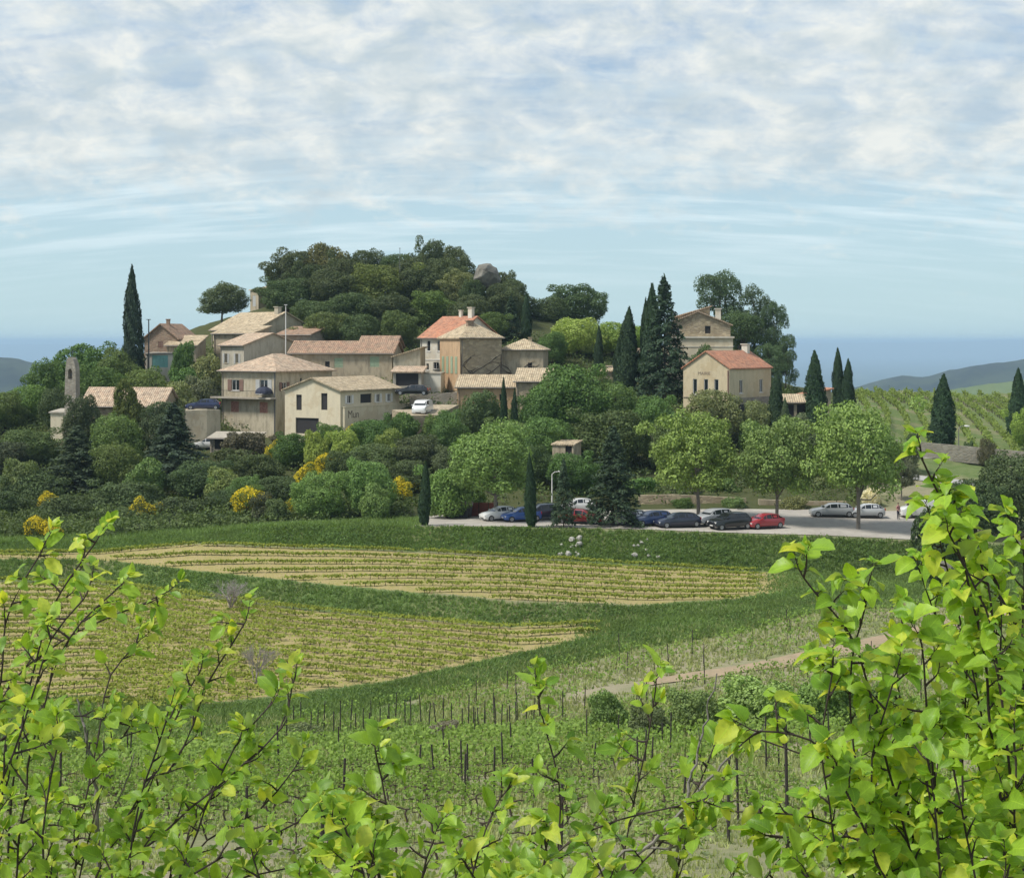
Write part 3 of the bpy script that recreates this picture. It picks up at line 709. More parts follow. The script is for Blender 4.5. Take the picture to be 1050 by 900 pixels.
    if roof in ('gableR', 'hip', 'shed') and w > 4:
        zg = (h + e - oh * (rise / (d / 2) if roof == 'gableR' else rise / d if roof == 'shed' else 0)) - .14
        gb = MB(); gb.tube([(x0 - oh, -oh - .07, zg), (x1 + oh, -oh - .07, zg)], .065, 6); gb.tube([(x0 + .25, -.08, -.5), (x0 + .25, -.08, h - .3), (x0 + .25, -oh - .07, zg)], .05, 6); gb.build('gutter', M['gutter'], ro)
    for (cx_, cy_, cz_, cw, chh, cm_) in chims:
        cb = MB(); cb.box(cx_ - cw / 2, cx_ + cw / 2, cy_ - cw * .4, cy_ + cw * .4, cz_ - 1.2, cz_ + chh)
        cb.box(cx_ - cw * .65, cx_ + cw * .65, cy_ - cw * .55, cy_ + cw * .55, cz_ + chh + .002, cz_ + chh + .12)
        cb.build('chimney', cm_, ro)
    if trim:
        tb = MB()
        for k, (fn, ww) in fns.items():
            if k in 'FB': fbox(tb, fn, -.04, ww + .04, trim[0], trim[0] + trim[1], -.06, -.003)
            else: fbox(tb, fn, 0, ww, trim[0], trim[0] + trim[1], -.058, -.003)
        tb.build('cornice', trim[2], root)
    for q in wins:
        k, u, v, a, c = q[:5]; st = q[5] if len(q) > 5 else 'win'; shm = q[6] if len(q) > 6 else None
        fn = fns[k][0]
        if st == 'win' or st == 'shut':
            f = MB(); fr = .07
            fbox(f, fn, u, u + a, v, v + fr, .08, .14); fbox(f, fn, u, u + a, v + c - fr, v + c, .08, .14)
            fbox(f, fn, u, u + fr, v + fr, v + c - fr, .08, .14); fbox(f, fn, u + a - fr, u + a, v + fr, v + c - fr, .08, .14)
            if a > .7: fbox(f, fn, u + a / 2 - .03, u + a / 2 + .03, v + fr, v + c - fr, .09, .13)
            fbox(f, fn, u - .08, u + a + .08, v - .09, v - .003, -.07, .1)
            fo = f.build('window', M['white'] if st == 'win' else M['buff'], root)
            g = MB(); g.poly([fn(u, v, .135), fn(u + a, v, .135), fn(u + a, v + c, .135), fn(u, v + c, .135)]); g.build('pane', M['glass'], fo)
            if shm:
                for sgn in (-1, 1):
                    sb = MB(); sw = a / 2 + .04
                    u0 = u - sw - .02 if sgn < 0 else u + a + .02
                    fbox(sb, fn, u0, u0 + sw, v - .03, v + c + .03, -.06, -.015)
                    for zz in (.2, .8): fbox(sb, fn, u0 + .03, u0 + sw - .03, v + c * zz - .05, v + c * zz + .05, -.075, -.061)
                    sb.build('shutter', shm, fo)
        elif st == 'closed':
            f = MB(); n = 2
            for i in range(n): fbox(f, fn, u + a * i / n + .01, u + a * (i + 1) / n - .01, v + .01, v + c - .01, .03, .08)
            for zz in (.2, .5, .8): fbox(f, fn, u + .04, u + a - .04, v + c * zz - .05, v + c * zz + .05, .005, .029)
            f.build('shutter', shm, root)
        elif st == 'open':
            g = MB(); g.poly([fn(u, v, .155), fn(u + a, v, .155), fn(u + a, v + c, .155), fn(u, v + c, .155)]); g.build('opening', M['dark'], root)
            f = MB(); fbox(f, fn, u, u + a, v + c - .1, v + c - .002, .02, .1); f.build('lintel', M['iron'], root)
        elif st == 'door':
            f = MB(); n = 4
            for i in range(n): fbox(f, fn, u + a * i / n + .012, u + a * (i + 1) / n - .012, v + .01, v + c - .02, .06, .11)
            fbox(f, fn, u + .02, u + a - .02, v + c * .7, v + c * .7 + .07, .03, .058)
            f.build('door', shm or M['sh_brown'], root)
    return root, fns, ro
# ------------------------------------------------------------------ the village
HG = None
h1, f1, _ = house('cream gabled farm building with two tall dark windows over a wide dark doorway', 'house', 349, 212, 449, 9.1, 13.7, 6.2, 30, M['cream'], M['tile_tan'], 'gableF', 1.55, 'R',
    [('F', 1.9, 3.5, .9, 2.05, 'open'), ('F', 6.0, 3.6, 1.0, 2.2, 'open'), ('F', 1.8, .4, 3.8, 2.1, 'open'),
     ('R', 1.5, 4.45, .9, 1.05, 'win', M['white']), ('R', 4.5, 4.4, 2.6, 1.2, 'open'), ('R', 8.2, 4.4, .8, 1.1, 'win', M['white']), ('R', 10.8, 4.4, .8, 1.1, 'win', M['white'])], name='farm_building')
fn = f1['R'][0]; bw = MB(); fbox(bw, fn, .3, 19.5, -3.2, 3.95, -.45, -.01); fbox(bw, fn, .25, 19.55, 3.955, 4.05, -.5, .04)
o = bw.build('boundary_wall', M['cream'], None); o.matrix_basis = Matrix.Translation(h1.location) @ Matrix.Rotation(h1.rotation_euler.z, 4, 'Z')
meta(o, 'cream boundary wall carrying painted letters, running right from the gabled farm building', 'wall')
def lettering(txt, root_loc, rz, fn, u, v, size, q, mat, parent, name='lettering', ry=None):
    c = bpy.data.curves.new(name, 'FONT'); c.body = txt; c.size = size; c.extrude = .01; c.align_x = 'LEFT'
    t = bpy.data.objects.new(name, c); COL.objects.link(t)
    dg = bpy.context.evaluated_depsgraph_get(); me = bpy.data.meshes.new_from_object(t.evaluated_get(dg)); bpy.data.objects.remove(t)
    o_ = link(bpy.data.objects.new(name, me), parent); me.materials.append(mat)
    p0 = Vector(fn(u, v, q)); a = (Vector(fn(u + 1, v, q)) - p0).normalized(); up = Vector((0, 0, 1)); n = a.cross(up)
    Mx = Matrix((a, up, n)).transposed().to_4x4(); Mx.translation = p0; o_.matrix_basis = Mx; return o_
M['ink'] = plain('faded_letter_paint', (.20, .16, .12), .9, var=.5)
lettering('Mun', None, 0, fn, 1.0, 2.55, 1.45, -.46, M['ink'], o)
h2, f2, _ = house('large two storey buff house with hipped pinkish tile roof and a long balcony', 'house', 283, 222, 444, 10, 12, 8.4, 33, M['buff'], M['tile_pink'], 'hip', 2.3, 'R',
    [('F', 1.9, 5.7, 1.4, 1.5, 'win', M['sh_brown']), ('F', 7.1, 5.25, 1.4, 2.0, 'win', M['sh_grey']), ('F', 1.7, 2.7, 1.5, 1.5, 'closed', M['sh_pink']), ('F', 7.0, 2.7, 1.5, 1.5, 'closed', M['sh_pink']),
     ('R', 1.2, 5.8, 1.0, 1.1, 'win', M['sh_brown']), ('R', 5.0, 6.6, .45, .8, 'open'), ('R', 6.4, 6.7, .35, .6, 'open'), ('R', 7.7, 6.7, .35, .6, 'open')], oh=.5, name='village_house')
fn = f2['F'][0]; bb = MB(); fbox(bb, fn, -1.0, 10.15, 4.62, 4.85, -1.3, -.01); bb.build('balcony', M['concrete'], h2)
bb = MB(); fbox(bb, fn, -.9, 10.05, 5.72, 5.76, -1.24, -1.2)
for i in range(45): fbox(bb, fn, -.9 + i * .245, -.88 + i * .245, 4.853, 5.72, -1.235, -1.215)
bb.build('railing', M['iron'], h2)
bb = MB(); fbox(bb, fn, 9.75, 9.87, -2, 8.2, -.14, -.02); bb.build('downpipe', M['metal'], h2)
# parasol on the balcony
uc = h2.matrix_basis @ Vector(fn(8.4, 4.86, -.65)); uc = Matrix.Translation(h2.location) @ Matrix.Rotation(h2.rotation_euler.z, 4, 'Z') @ Vector(fn(8.4, 4.86, -.65))
pr = empty('parasol', uc); meta(pr, 'dark blue dome parasol open on the balcony of the hipped roof house', 'parasol')
pb = MB(); pb.tube([(0, 0, 0), (0, 0, 1.55)], .03, 6); pb.build('pole', M['metal'], pr)
M['navy_cloth'] = plain('navy_cloth', (.02, .025, .05), .8)
pc = MB(); rg = []
for j in range(5): rr = 1.25 * math.sin(j / 4 * PI / 2 * 1.0 + .001); zz = .55 + 1.0 * math.cos(j / 4 * PI / 2) * .95; rg.append([(rr * math.cos(2 * PI * k / 10), rr * math.sin(2 * PI * k / 10), zz) for k in range(10)])
for a_, b_ in zip(rg, rg[1:]):
    for k in range(10): pc.poly([a_[k], a_[(k + 1) % 10], b_[(k + 1) % 10], b_[k]])
pc.build('canopy', M['navy_cloth'], pr)
house('grey house with pink tiled lean roof just above the hipped roof house', 'house', 250, 238, 388, 6.4, 10, 4.9, 48, M['grey_pl'], M['tile_pink'], 'gableR', 1.7, 'R',
    [('F', 1.2, 2.2, .8, 1.4, 'shut', M['sh_grey']), ('F', 4.2, 2.2, .8, 1.4, 'shut', M['sh_grey'])], name='village_house')
house('big pale house with layered tan roofs and a chimney high in the village', 'house', 262, 252, 372, 11.8, 11.5, 5.2, 45, M['buff'], M['tile_tan'], 'gableR', 2.7, 'R',
    [('F', 1.5, 2.4, .8, 1.4, 'shut', M['sh_grey']), ('R', 3, 2.6, .7, 1.0, 'shut', M['sh_grey'])], chims=[(-1.2, 5.2, 7.9, .9, .8, M['grey_pl'])], name='village_house')
house('low tan lean-to wing with yellowish roof in front of the big pale house', 'house', 259, 246, 366, 7.6, 4, 3.6, 30, M['tan'], M['tile_tan'], 'shed', 1.0, 'R', [('F', 3, 1.4, .7, 1.0, 'open')], name='lean_to_wing')
house('small stone building with brown roof behind the white mast', 'house', 318, 246, 372, 5.5, 5, 4.3, 20, M['stone_grey'], M['tile_brown'], 'shed', 1.1, 'R', [('F', 2.6, 2.3, .8, .8, 'open')], name='stone_house')
house('long low stone row house with green shutters under a brown tile roof', 'house', 402, 235, 394, 15.3, 6.5, 4.6, 9, M['tan'], M['tile_brown'], 'gableR', 1.6, 'R',
    [('F', 5.3, 2.2, .7, 1.1, 'open'), ('F', 6.7, 2.4, 1.3, 1.4, 'closed', M['sh_green']), ('F', 12.0, 2.5, 1.4, 1.5, 'closed', M['sh_green']), ('F', 2.2, 2.3, .7, .9, 'open')], name='row_house')
house('taller end block of the row house with a higher red brown roof', 'house', 404, 236.8, 394, 5.3, 6, 5.4, 9, M['tan'], M['tile_brown'], 'gableR', 1.6, 'R', [], name='row_house')
house('narrow cream house with a sloping eave between the row house and the white house', 'house', 431, 232, 390, 3.9, 5, 3.4, 5, M['buff'], M['tile_tan'], 'shedR', 1.2, 'R', [], name='village_house')
house('open garage with pinkish roof and dark doorway right of the row house', 'garage', 432, 227, 396, 4.0, 3.5, 2.0, 5, M['concrete'], M['tile_pink'], 'shed', .6, 'R', [('F', .4, .05, 3.2, 1.75, 'open')], name='garage')
house('tall white house with red tile roof and twin white chimneys beside the stone tower', 'house', 464, 236, 397, 6.4, 10.5, 7.3, 40, M['white_pl'], M['tile_red'], 'gableR', 3.0, 'R',
    [('F', 1.3, 5.2, .7, 1.6, 'win'), ('F', 3.4, 5.2, .7, 1.6, 'win'), ('F', 2.6, 2.6, 1.1, 1.0, 'win'), ('F', 1.2, 2.4, .5, 1.0, 'win')], chims=[(-.8, 5.0, 10.3, .75, 1.3, M['white_pl']), (-3.0, 5.2, 10.2, .5, 1.0, M['white_pl'])], trim=(3.9, .12, M['white']), name='village_house')
house('white walled terrace box below the tall white house', 'terrace', 452, 229, 396, 2.9, 2.5, 1.8, 10, M['white_pl'], M['concrete'], 'shed', .05, 'R', [], oh=.1, name='terrace_block')
h8, f8, _ = house('square rough stone tower house with ochre side wall and green louvred shutters', 'house', 472, 228, 397, 6.4, 7.4, 6.9, 25, M['stone'], M['tile_tan'], 'hip', 2.2, 'L',
    [], chims=[(2.6, 2.6, 8.4, .9, .9, M['stone_red'])], name='tower_house')
fn = f8['L'][0]; ob = MB(); fbox(ob, fn, 0, 7.4, -.5, 6.75, -.05, -.003); ob.build('side_wall', M['ochre'], h8)
for i in range(4):
    sb = MB(); u0 = .9 + i * 1.6; fbox(sb, fn, u0, u0 + .75, 1.9, 4.3, -.11, -.055)
    for k in range(9): fbox(sb, fn, u0 + .06, u0 + .69, 2.0 + k * .25, 2.09 + k * .25, -.135, -.112)
    sb.build('louvred_shutter', M['sh_green'], h8)
def climbing(fn, w, h, seed, root, label, n=6):
    rng = np.random.default_rng(seed); mb = MB()
    for _ in range(n):
        u, v = rng.uniform(.4, w - .4), -.2; pth = []; du = rng.normal(0, .15)
        for k in range(22):
            pth.append(fn(min(max(u, .15), w - .15), v, -.04 - .03 * math.sin(k * 1.7 + seed))); v += h / 24 * rng.uniform(.6, 1.2); du += rng.normal(0, .12); du = max(-.5, min(.5, du)); u += du
            if k % 4 == 2 and k < 20:
                uu, vv = u, v; bp = [pth[-1]]; s_ = rng.choice([-1, 1])
                for q in range(5): uu += s_ * rng.uniform(.12, .4); vv += rng.uniform(-.05, .3); bp.append(fn(min(max(uu, .1), w - .1), min(vv, h - .1), -.04 - .02 * q % .05))
                mb.tube(bp, [.05, .05, .04, .03, .025, .02], 4)
        mb.tube(pth, [.09 - .003 * i for i in range(len(pth))], 5)
    o_ = mb.build('climbing_vine', M['bark'], None); o_.matrix_basis = Matrix.Translation(root.location) @ Matrix.Rotation(root.rotation_euler.z, 4, 'Z')
    meta(o_, label, 'vine'); return o_
climbing(f8['F'][0], 6.4, 5.6, 3, h8, 'bare climbing vine spreading over the front of the stone tower house', 7)
h9, f9, _ = house('tan stone house with hipped yellowish roof right of the stone tower house', 'house', 557, 231, 397, 6.2, 6, 5.3, 8, M['tan'], M['tile_tan'], 'hip', 1.5, 'R', [('F', 4.0, 2.6, .6, .9, 'open'), ('F', 1.2, 1.2, .5, .8, 'open')], chims=[(-2.2, 2.6, 6.5, .5, .5, M['stone'])], name='stone_house')
climbing(f9['F'][0], 6.2, 4.4, 8, h9, 'leafless climber on the tan stone house beside the tower house', 4)
house('low stone shed with tan lean roof and ochre wall below the stone tower house', 'shed', 530, 222, 420, 8.2, 5, 3.1, 4, M['ochre'], M['tile_tan'], 'shed', 1.4, 'R', [('F', 5.8, 1.2, .6, .9, 'open')], name='stone_shed')
house('weathered stone barn with a patched tan roof under the tan stone house', 'barn', 562, 220.5, 424, 4.4, 5, 4.4, 6, M['stone'], M['tile_tan'], 'shed', 1.5, 'R', [('F', 2.6, 1.5, .5, 1.0, 'win')], name='stone_barn')
house('dark stone house with pointed gable and a little chimney behind the tallest left cypress', 'house', 182, 246, 377, 5.5, 7, 4.5, 14, M['stone_red'], M['tile_brown'], 'gableF', 2.1, 'R', [('F', 2.3, 3.0, .8, 1.0, 'closed', M['sh_brown'])], chims=[(-2.6, 2.2, 6.6, .5, .7, M['stone_red'])], name='stone_house')
house('low white garage with a wide turquoise door', 'garage', 180, 242, 377, 4.7, 3, 2.1, 10, M['white_pl'], M['concrete'], 'shed', .1, 'R', [('F', 1.0, .05, 2.5, 1.8, 'door', M['turq'])], oh=.06, name='garage')
house('tan wing with sloping roof right of the dark stone gabled house', 'house', 201, 244, 377, 4.6, 4.5, 3.4, 8, M['tan'], M['tile_tan'], 'shed', 1.3, 'R', [('F', 1.2, .9, .7, 1.0, 'shut', M['sh_grey'])], name='house_wing')
# chapel
house('long chapel nave with worn pinkish tile roof beside the bell wall', 'chapel', 166, 217, 440, 11.4, 6, 3.2, 10, M['stone'], M['tile_pink'], 'gableR', 2.2, 'R', [('F', 7.4, 1.2, .5, .9, 'open')], name='chapel')
house('small buff annexe with thin slab roof at the left end of the chapel', 'annexe', 69, 214, 448, 2.4, 3, 3.2, 12, M['cream'], M['concrete'], 'shed', .3, 'R', [], oh=.2, name='chapel_annexe')
bt = empty('bell_wall', W(74, 440, 214)); bt.rotation_euler.z = R(-14); meta(bt, 'tall narrow stone bell wall rising left of the chapel roof', 'bell wall')
tb = MB(); w_ = .82
prof_b = [(-.86, -2), (.86, -2), (.84, 5.2), (.78, 8.0), (.66, 8.6), (.42, 9.2), (.12, 9.5), (-.22, 9.5), (-.5, 9.2), (-.62, 8.4), (-.70, 7.6), (-.78, 5)]
fr = [(x, -.55, z) for x, z in prof_b]; bk = [(x, .55, z) for x, z in prof_b]
# the arch opening: front and back faces are built round it
def ring(y, rev):
    ins = [(-.3, y, 6.6), (.3, y, 6.6), (.3, y, 7.6), (.15, y, 7.95), (-.15, y, 7.95), (-.3, y, 7.6)]
    q = [[(-.86, y, -2), (.86, y, -2), (.84, y, 5.2), (-.78, y, 5)], [(-.78, y, 5), (.84, y, 5.2), (.3, y, 6.6), (-.3, y, 6.6)], [(.84, y, 5.2), (.78, y, 8.0), (.3, y, 7.6), (.3, y, 6.6)],
         [(.78, y, 8.0), (.66, y, 8.6), (.15, y, 7.95), (.3, y, 7.6)], [(.66, y, 8.6), (.42, y, 9.2), (.12, y, 9.5), (-.22, y, 9.5), (-.5, y, 9.2), (-.15, y, 7.95), (.15, y, 7.95)],
         [(-.5, y, 9.2), (-.62, y, 8.4), (-.3, y, 7.6), (-.15, y, 7.95)], [(-.62, y, 8.4), (-.70, y, 7.6), (-.78, y, 5), (-.3, y, 6.6), (-.3, y, 7.6)]]
    for p in q: tb.poly(p[::-1] if rev else p)
    return ins
i0 = ring(-.55, False); i1 = ring(.55, True)
for k in range(6): tb.poly([i0[k], i0[(k + 1) % 6], i1[(k + 1) % 6], i1[k]])
for k in range(len(fr)): tb.poly([fr[k], bk[k], bk[(k + 1) % len(fr)], fr[(k + 1) % len(fr)]])
tb.build('wall', M['stone_grey'], bt)
cb = MB(); cb.tube([(0, 0, 9.45), (0, 0, 10.5)], .035, 4); cb.box(-.22, .22, -.03, .03, 10.1, 10.17); cb.build('cross', M['iron'], bt)
bl = MB(); bl.tube([(0, 0, 6.95), (0, 0, 7.2), (0, 0, 7.45), (0, 0, 7.55)], [.24, .17, .12, .03], 8); bl.build('bell', M['metal'], bt)
house('little house with lilac shutters at the very top of the village under the oaks', 'house', 265, 288, 322, 3.6, 3, 4.3, 38, M['tan'], M['tile_tan'], 'shedR', .7, 'L', [('L', .9, 1.4, 1.1, 1.9, 'closed', M['sh_grey']), ('F', 1.4, 2.0, .6, .9, 'open')], oh=.2, name='hilltop_house')
# right side
h14, f14, _ = house('tall house with a brown stone gable above a cream lower storey and white chimney', 'house', 749, 238, 402, 9.4, 8, 9.9, 5, M['stone'], M['tile_pink'], 'gableF', 1.9, 'R',
    [('F', 5.7, 8.6, .8, 1.1, 'open'), ('F', .8, 8.4, 1.2, 1.0, 'win', None)], chims=[(-1.7, 2.4, 11.0, .8, 1.2, M['white_pl'])], name='hillside_house')
lb = MB(); lb.box(-9.75, .35, -.5, 8.2, -3, 7.9); lb.build('lower_storey', M['cream'], h14)
lb = MB(); lb.box(-9.95, .55, -.72, 8.3, 7.905, 8.15); lb.box(-9.8, .4, -.56, 8.25, 6.6, 6.72); lb.build('cornice', M['white_pl'], h14)
house('tile roofed block rising behind the brown stone gable', 'house', 728, 243.5, 402, 5.5, 5, 11.2, 5, M['stone'], M['tile_pink'], 'shedR', 1.6, 'R', [], name='hillside_house')
h15, f15, ro = house('yellow village hall with bright red tile roof over a stone base', 'village hall', 748, 215, 434, 7.1, 11.6, 7.3, 37, M['yellow'], M['tile_red'], 'gableF', 2.2, 'R',
    [('F', 1.5, 3.7, .65, 2.1, 'win'), ('F', 3.2, 3.7, .65, 2.1, 'win'), ('F', 4.8, 3.7, .65, 2.1, 'win'), ('R', 2.7, 3.9, .9, 1.8, 'win'), ('R', 8.3, 3.9, .9, 1.8, 'win')],
    oh=.22, chims=[(-3.3, 10.4, 9.4, .9, 1.0, M['white_pl'])], name='village_hall')
fn = f15['R'][0]; sb = MB(); fbox(sb, fn, .003, 2.0, -3, 3.3, -.08, -.003); fbox(sb, fn, 4.4, 11.55, -3, 3.3, -.08, -.003); fbox(sb, fn, 2.0, 4.4, 2.4, 3.3, -.08, -.003); sb.build('stone_base', M['stone_grey'], h15)
sb = MB(); fbox(sb, fn, 2.01, 4.39, .0, 2.39, -.04, -.004); sb.build('doorway', M['dark'], h15)
fn = f15['F'][0]; lettering('MAIRIE', None, 0, fn, 2.3, 6.35, .62, -.01, M['ink'], h15)
sb = MB(); fbox(sb, fn, 6.85, 7.0, 0, 7.0, -.12, -.01); sb.build('downpipe', M['sh_brown'], h15)
sb = MB(); fbox(sb, fn, .003, 7.0, 3.3, 3.42, -.1, -.012); sb.build('string_course', M['tan'], h15)
house('open porch with tan tile roof and dark bays right of the village hall', 'porch', 832, 216, 434, 4.4, 3.6, 2.8, 6, M['tan'], M['tile_tan'], 'shed', .8, 'R', [('F', .4, .9, 1.7, 1.6, 'open'), ('F', 2.5, .9, 1.6, 1.6, 'open')], name='porch')
house('small red roofed link between the village hall and the open porch', 'house', 818, 220.5, 434, 4.6, 3.5, 3.6, 6, M['tan'], M['tile_red'], 'shedR', -1.0 + 2.0, 'L', [], name='link_building')
house('little stone hut with flat tan roof half hidden among the trees above the car park', 'hut', 588, 190, 473, 2.6, 3, 1.9, 20, M['tan'], M['tile_tan'], 'shed', .3, 'R', [('F', 1.6, .4, .8, 1.6, 'open')], oh=.15, name='stone_hut')
house('sliver of tan house showing between the dark cypresses', 'house', 640, 240, 400, 3.2, 4, 2.8, 10, M['tan'], M['tile_tan'], 'shed', .6, 'R', [], name='village_house')
house('sliver of white house showing left of the tall dark conifer', 'house', 664, 243, 405, 2.3, 4, 6.2, 10, M['white_pl'], M['tile_pink'], 'shed', .6, 'R', [], name='village_house')
# masts, walls, lamps
def simple(name, label, cat, mb, mat, loc=(0, 0, 0), rz=0, group=None):
    o_ = mb.build(name, mat, None); o_.location = loc; o_.rotation_euler.z = rz; return meta(o_, label, cat, group)
def mast(px, y0, y1, D, r, label, mat):
    mb = MB(); h = (y1 - y0) / FPX * D; mb.tube([(0, 0, -.5), (0, 0, h)], [r, r * .7], 6); mb.box(-r * 2.2, r * 2.2, -r * 2.2, r * 2.2, h, h + .1)
    simple('pole', label, 'pole', mb, mat, W(px, y1, D))
mast(293, 313, 372, 241, .1, 'thin white mast standing above the grey house', M['white'])
mast(152.5, 328, 377, 241.5, .13, 'dark pole in front of the dark stone gabled house', M['metal'])
mast(410, 255, 300, 276, .06, 'thin aerial pole poking above the hilltop oaks', M['metal'])
def wallrun(label, pts, D, h, mat, th=.45, name='retaining_wall', cat='wall', below=2.5):
    """pts: photo positions of the wall top with their distance"""
    mb = MB(); P = [W(px, py, d) for px, py, d in pts]
    for i, (a, b_) in enumerate(zip(P, P[1:])):
        n = Vector((-(b_ - a).y, (b_ - a).x, 0)).normalized() * th
        A = [a, b_, b_ + n, a + n]; lo = [Vector((q.x, q.y, q.z - h - below)) for q in A]
        mb.poly(A); 
        for k in range(4): mb.poly([lo[k], lo[(k + 1) % 4], A[(k + 1) % 4], A[k]])
        up = [q + Vector((0, 0, .1)) for q in A]; 
    return simple(name, label, cat, mb, mat)
wallrun('pale terrace wall under the dark blue car by the hipped roof house', [(190, 421, 216), (212, 420, 216.5), (226, 420, 218)], 0, 3, M['buff'], 6)
wallrun('stone terrace wall holding the white van below the village lane', [(402, 420, 211), (422, 426, 205), (446, 427, 206), (470, 415, 214)], 0, 2, M['stone'], 5)
wallrun('pale wall along the village lane under the stone tower house', [(420, 405, 224), (470, 402, 224), (480, 402, 224)], 0, 2, M['stone_grey'], .4)
wallrun('long light stone wall at the back of the car park', [(655, 508, 181), (690, 507, 181), (730, 509, 181), (765, 511, 181)], 0, 1.5, M['stone'], .5)
wallrun('low buff wall behind the parked silver cars', [(778, 512, 180.5), (830, 514, 180.5), (868, 514, 180.5)], 0, 1, M['tan'], .5)
wallrun('rough stone wall above the road at the foot of the hill vineyard', [(905, 450, 207), (975, 456, 206), (1050, 463, 205), (1100, 467, 205)], 0, .9, M['stone_grey'], .5, below=1.2)
M['red_fence'] = plain('red_brown_panels', (.20, .055, .035), .8, var=.3)
fe = empty('panel_fence', ground(496, 172.5)); meta(fe, 'red brown panel fence between the dark container and the white car', 'fence')
for i in range(3):
    mb = MB(); mb.box(-1.5 + i * 1.0 + .03, -1.5 + (i + 1) * 1.0 - .03, -.03, .03, .05, 1.5)
    for k in range(6): mb.box(-1.5 + i * 1.0 + .06 + k * .155, -1.5 + i * 1.0 + .16 + k * .155, -.05, -.031, .08, 1.46)
    mb.build('panel', M['red_fence'], fe)
for i in range(4): mb = MB(); mb.box(-1.56 + i * 1.0, -1.48 + i * 1.0, -.06, .06, -.2, 1.6); mb.build('post', M['post'], fe)
# dark container with white lid
ct = empty('waste_container', ground(472, 171), R(-12)); meta(ct, 'black container with pale lid at the left end of the car park', 'container')
mb = MB(); V8 = [(-1.05, -.6, .15), (1.05, -.6, .15), (1.05, .6, .15), (-1.05, .6, .15), (-1.2, -.72, 1.5), (1.2, -.72, 1.5), (1.2, .72, 1.5), (-1.2, .72, 1.5)]
for f in ((0, 3, 2, 1), (4, 5, 6, 7), (0, 1, 5, 4), (1, 2, 6, 5), (2, 3, 7, 6), (3, 0, 4, 7)): mb.poly([V8[i] for i in f])
for k in range(5): mb.box(-1.0 + k * .48, -.92 + k * .48, -.76, -.64, .3, 1.4)
mb.build('body', M['iron'], ct)
mb = MB(); mb.tube([(-1.2, 0, 1.45), (1.2, 0, 1.45)], .72, 12); o_ = mb.build('lid', M['concrete'], ct); o_.scale = (1.02, 1.05, .35); o_.location = (0, 0, 1.05)
for x in (-.8, .8):
    for y in (-.45, .45): mb = MB(); mb.tube([(x, y - .05, .1), (x, y + .05, .1)], .12, 8); mb.build('wheel', M['tyre'], ct)
def lamp(px, D, h, label, mat):
    t = empty('street_lamp', ground(px, D)); meta(t, label, 'street lamp')
    mb = MB(); mb.tube([(0, 0, -.3), (0, 0, h)], [.09, .05], 8); mb.tube([(0, 0, h), (.3, 0, h + .25), (.8, 0, h + .3)], .04, 6); mb.build('post', mat, t)
    mb = MB(); mb.tube([(.7, 0, h + .33), (1.0, 0, h + .27), (1.35, 0, h + .28)], [.07, .14, .08], 8); mb.build('lamp_head', M['white'], t)
lamp(566, 182, 3.1, 'pale street lamp among the trees left of the small dark conifer', M['white'])
lamp(983, 206, 4.3, 'small white headed lamp right of the lone cypress in the hill vineyard', M['metal'])
# rocks
def rock(px, py, D, r, mat, label, group=None, sq=.75, seed=0, on=True):
    rng = np.random.default_rng(seed); bm = bmesh.new(); bmesh.ops.create_icosphere(bm, subdivisions=3, radius=1)
    pl = [(unit(rng.normal(0, 1, 3)), rng.uniform(.62, .95)) for _ in range(12)]
    for v in bm.verts:
        c = np.array(v.co)
        for n_, d_ in pl:
            e_ = c @ n_ - d_
            if e_ > 0: c = c - n_ * e_
        c *= 1 + .06 * math.sin(c[0] * 9 + seed) * math.sin(c[2] * 11 + c[1] * 7)
        v.co = c * r * np.array([1, .9, sq])
    me = bpy.data.meshes.new('rock'); bm.to_mesh(me); bm.free(); me.materials.append(mat)
    o_ = link(bpy.data.objects.new('rock', me)); p = W(px, py, D) if not on else ground(px, D)
    o_.location = p + Vector((0, 0, r * sq * .45 if on else 0)); o_.rotation_euler.z = seed; return meta(o_, label, 'rock', group)
M['rock'] = stone('rock_grey', (.20, .19, .16), (.16, .15, .13), (.12, .11, .09), .5, (.2, .18, .14))
M['rock_w'] = plain('rock_white', (.42, .40, .36), .95, var=.4)
rk = rock(497, 286, 274, 2.5, M['rock'], 'big grey rock outcrop among the oaks on the hilltop', None, 1.0, 5, False)
rk.scale = (1.35, 1, 1.05); rk.rotation_euler = (.3, .2, 1)
rock(968, 583, 150, 1.1, M['rock'], 'grey boulder on the bank below the dark bush', None, .8, 9, False)
rr_ = random.Random(4)
for cxp, n_, lab, grp in ((583, 15, 'white stone in the larger heap tumbled down the car park bank', 'white stones in the larger heap on the bank'), (662, 9, 'white stone in the smaller heap on the car park bank', 'white stones in the smaller heap on the bank')):
    for i in range(n_):
        px_ = cxp + rr_.uniform(-13, 13); D_ = rr_.uniform(157.2, 159.4)
        rock(px_, 0, D_, rr_.uniform(.12, .42), M['rock_w'], lab, grp, .8, i + cxp)

